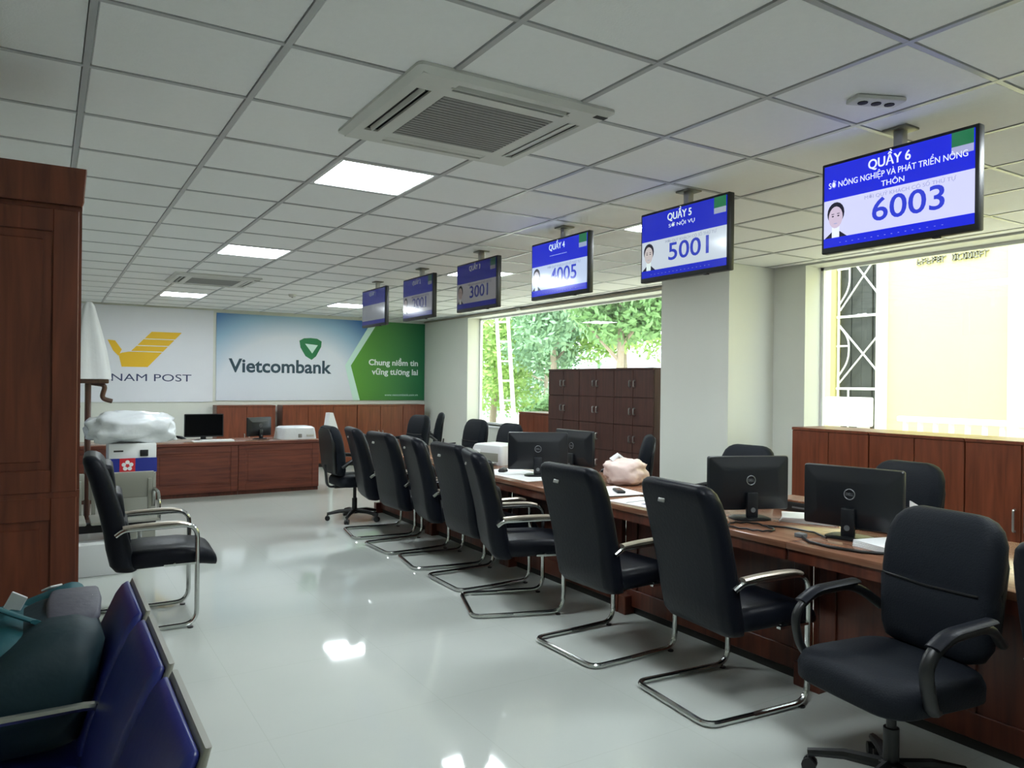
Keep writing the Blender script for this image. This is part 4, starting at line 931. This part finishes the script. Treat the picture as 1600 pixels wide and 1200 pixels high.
MB().rbox(-0.34, -0.26, -0.75, 0.72, 0.30, 0.37, 0.006).build('beam', M_STEEL, t)
for y in (-0.55, 0.5):
    MB().tube([(-0.30, y, 0.31), (-0.30, y, 0.05)], 0.025, 8).build('leg', M_CHROME, t); MB().tube(fillet([(-0.58, y, 0.012), (-0.30, y, 0.06), (0.0, y, 0.012)], 0.08, 4), 0.018, 8).build('foot', M_CHROME, t)
t = thing('travel_bag', 'teal travel bag with grey top flap on the blue bench', 'bag', (0.03, 2.68, 0.447), 0.0)
bd = MB(); rows = []
for z, hx, hy, dx in ((0.0, 0.10, 0.16, -0.09), (0.02, 0.14, 0.24, -0.08), (0.12, 0.16, 0.28, -0.07), (0.22, 0.155, 0.28, -0.045), (0.29, 0.13, 0.26, -0.01), (0.335, 0.08, 0.22, 0.02), (0.35, 0.03, 0.16, 0.02)):
    rows.append([(dx + a + 0.008 * noise.noise(Vector((a * 9, p * 9, z * 9))), p + 0.012 * noise.noise(Vector((p * 7, z * 8, a * 5))), z) for a, p in rr(hx, hy, 0.09, 6)])
bd.loft(rows); bd.build('body', M_TEALD, t, ang=70)
fp = MB(); rows_end = []
for y, hz_, hx in ((0.16, 0.05, 0.05), (0.20, 0.11, 0.12), (0.27, 0.13, 0.15), (0.31, 0.12, 0.14), (0.33, 0.08, 0.10)):
    rows_end.append([(-0.06 + a, y, 0.20 + q + 0.35 * a) for a, q in rr(hx, hz_, 0.06, 5)])
sp = MB(); rows = []
for x, hz_, hy in ((-0.10, 0.13, 0.20), (-0.17, 0.145, 0.24), (-0.215, 0.13, 0.23), (-0.235, 0.09, 0.18)):
    rows.append([(x + 0.10 * (0.5 * q / 0.14), 0.04 + p, 0.185 + q) for p, q in rr(hy, hz_, 0.06, 5)])
sp.loft(rows); sp.build('side_pocket', M_TEALBAG, t, ang=70)
fp.loft(rows_end); fp.build('end_pocket', M_TEALBAG, t, ang=70)
fl = MB(); rows = []
for y, x0, z0, hx in ((0.23, 0.05, 0.352, 0.05), (0.20, 0.055, 0.362, 0.07), (0.05, 0.05, 0.372, 0.075), (-0.08, 0.045, 0.355, 0.07), (-0.12, 0.045, 0.335, 0.05)):
    rows.append([(x0 + a, y, z0 + q - 0.25 * abs(a)) for a, q in rr(hx, 0.012, 0.01, 3)])
fl.loft(rows); fl.build('top_flap', M_GREYN, t, ang=70)
MB().tube([(0.10, 0.20, 0.350), (0.10, 0.05, 0.362), (0.09, -0.10, 0.335)], 0.006, 6, rb=0.012).build('zip_strip', M_SILV, t)
MB().tube(fillet([(-0.14, 0.28, 0.20), (-0.19, 0.14, 0.36), (-0.12, -0.02, 0.36), (-0.05, -0.10, 0.345)], 0.12, 5), 0.007, 8, rb=0.022).build('carry_strap', M_TEALBAG, t)
tg = MB().rbox(-0.024, 0.024, -0.003, 0.003, -0.04, 0.04, 0.002, 1).build('white_tag', M_PAPER, t); tg.location = (-0.11, 0.135, 0.345); tg.rotation_euler = (0.3, 0.5, -0.2)
tg = MB().rbox(-0.02, 0.02, -0.003, 0.003, -0.03, 0.03, 0.002, 1).build('white_tag', M_PAPER, t); tg.location = (-0.01, 0.22, 0.365); tg.rotation_euler = (1.2, 0.0, 0.5)
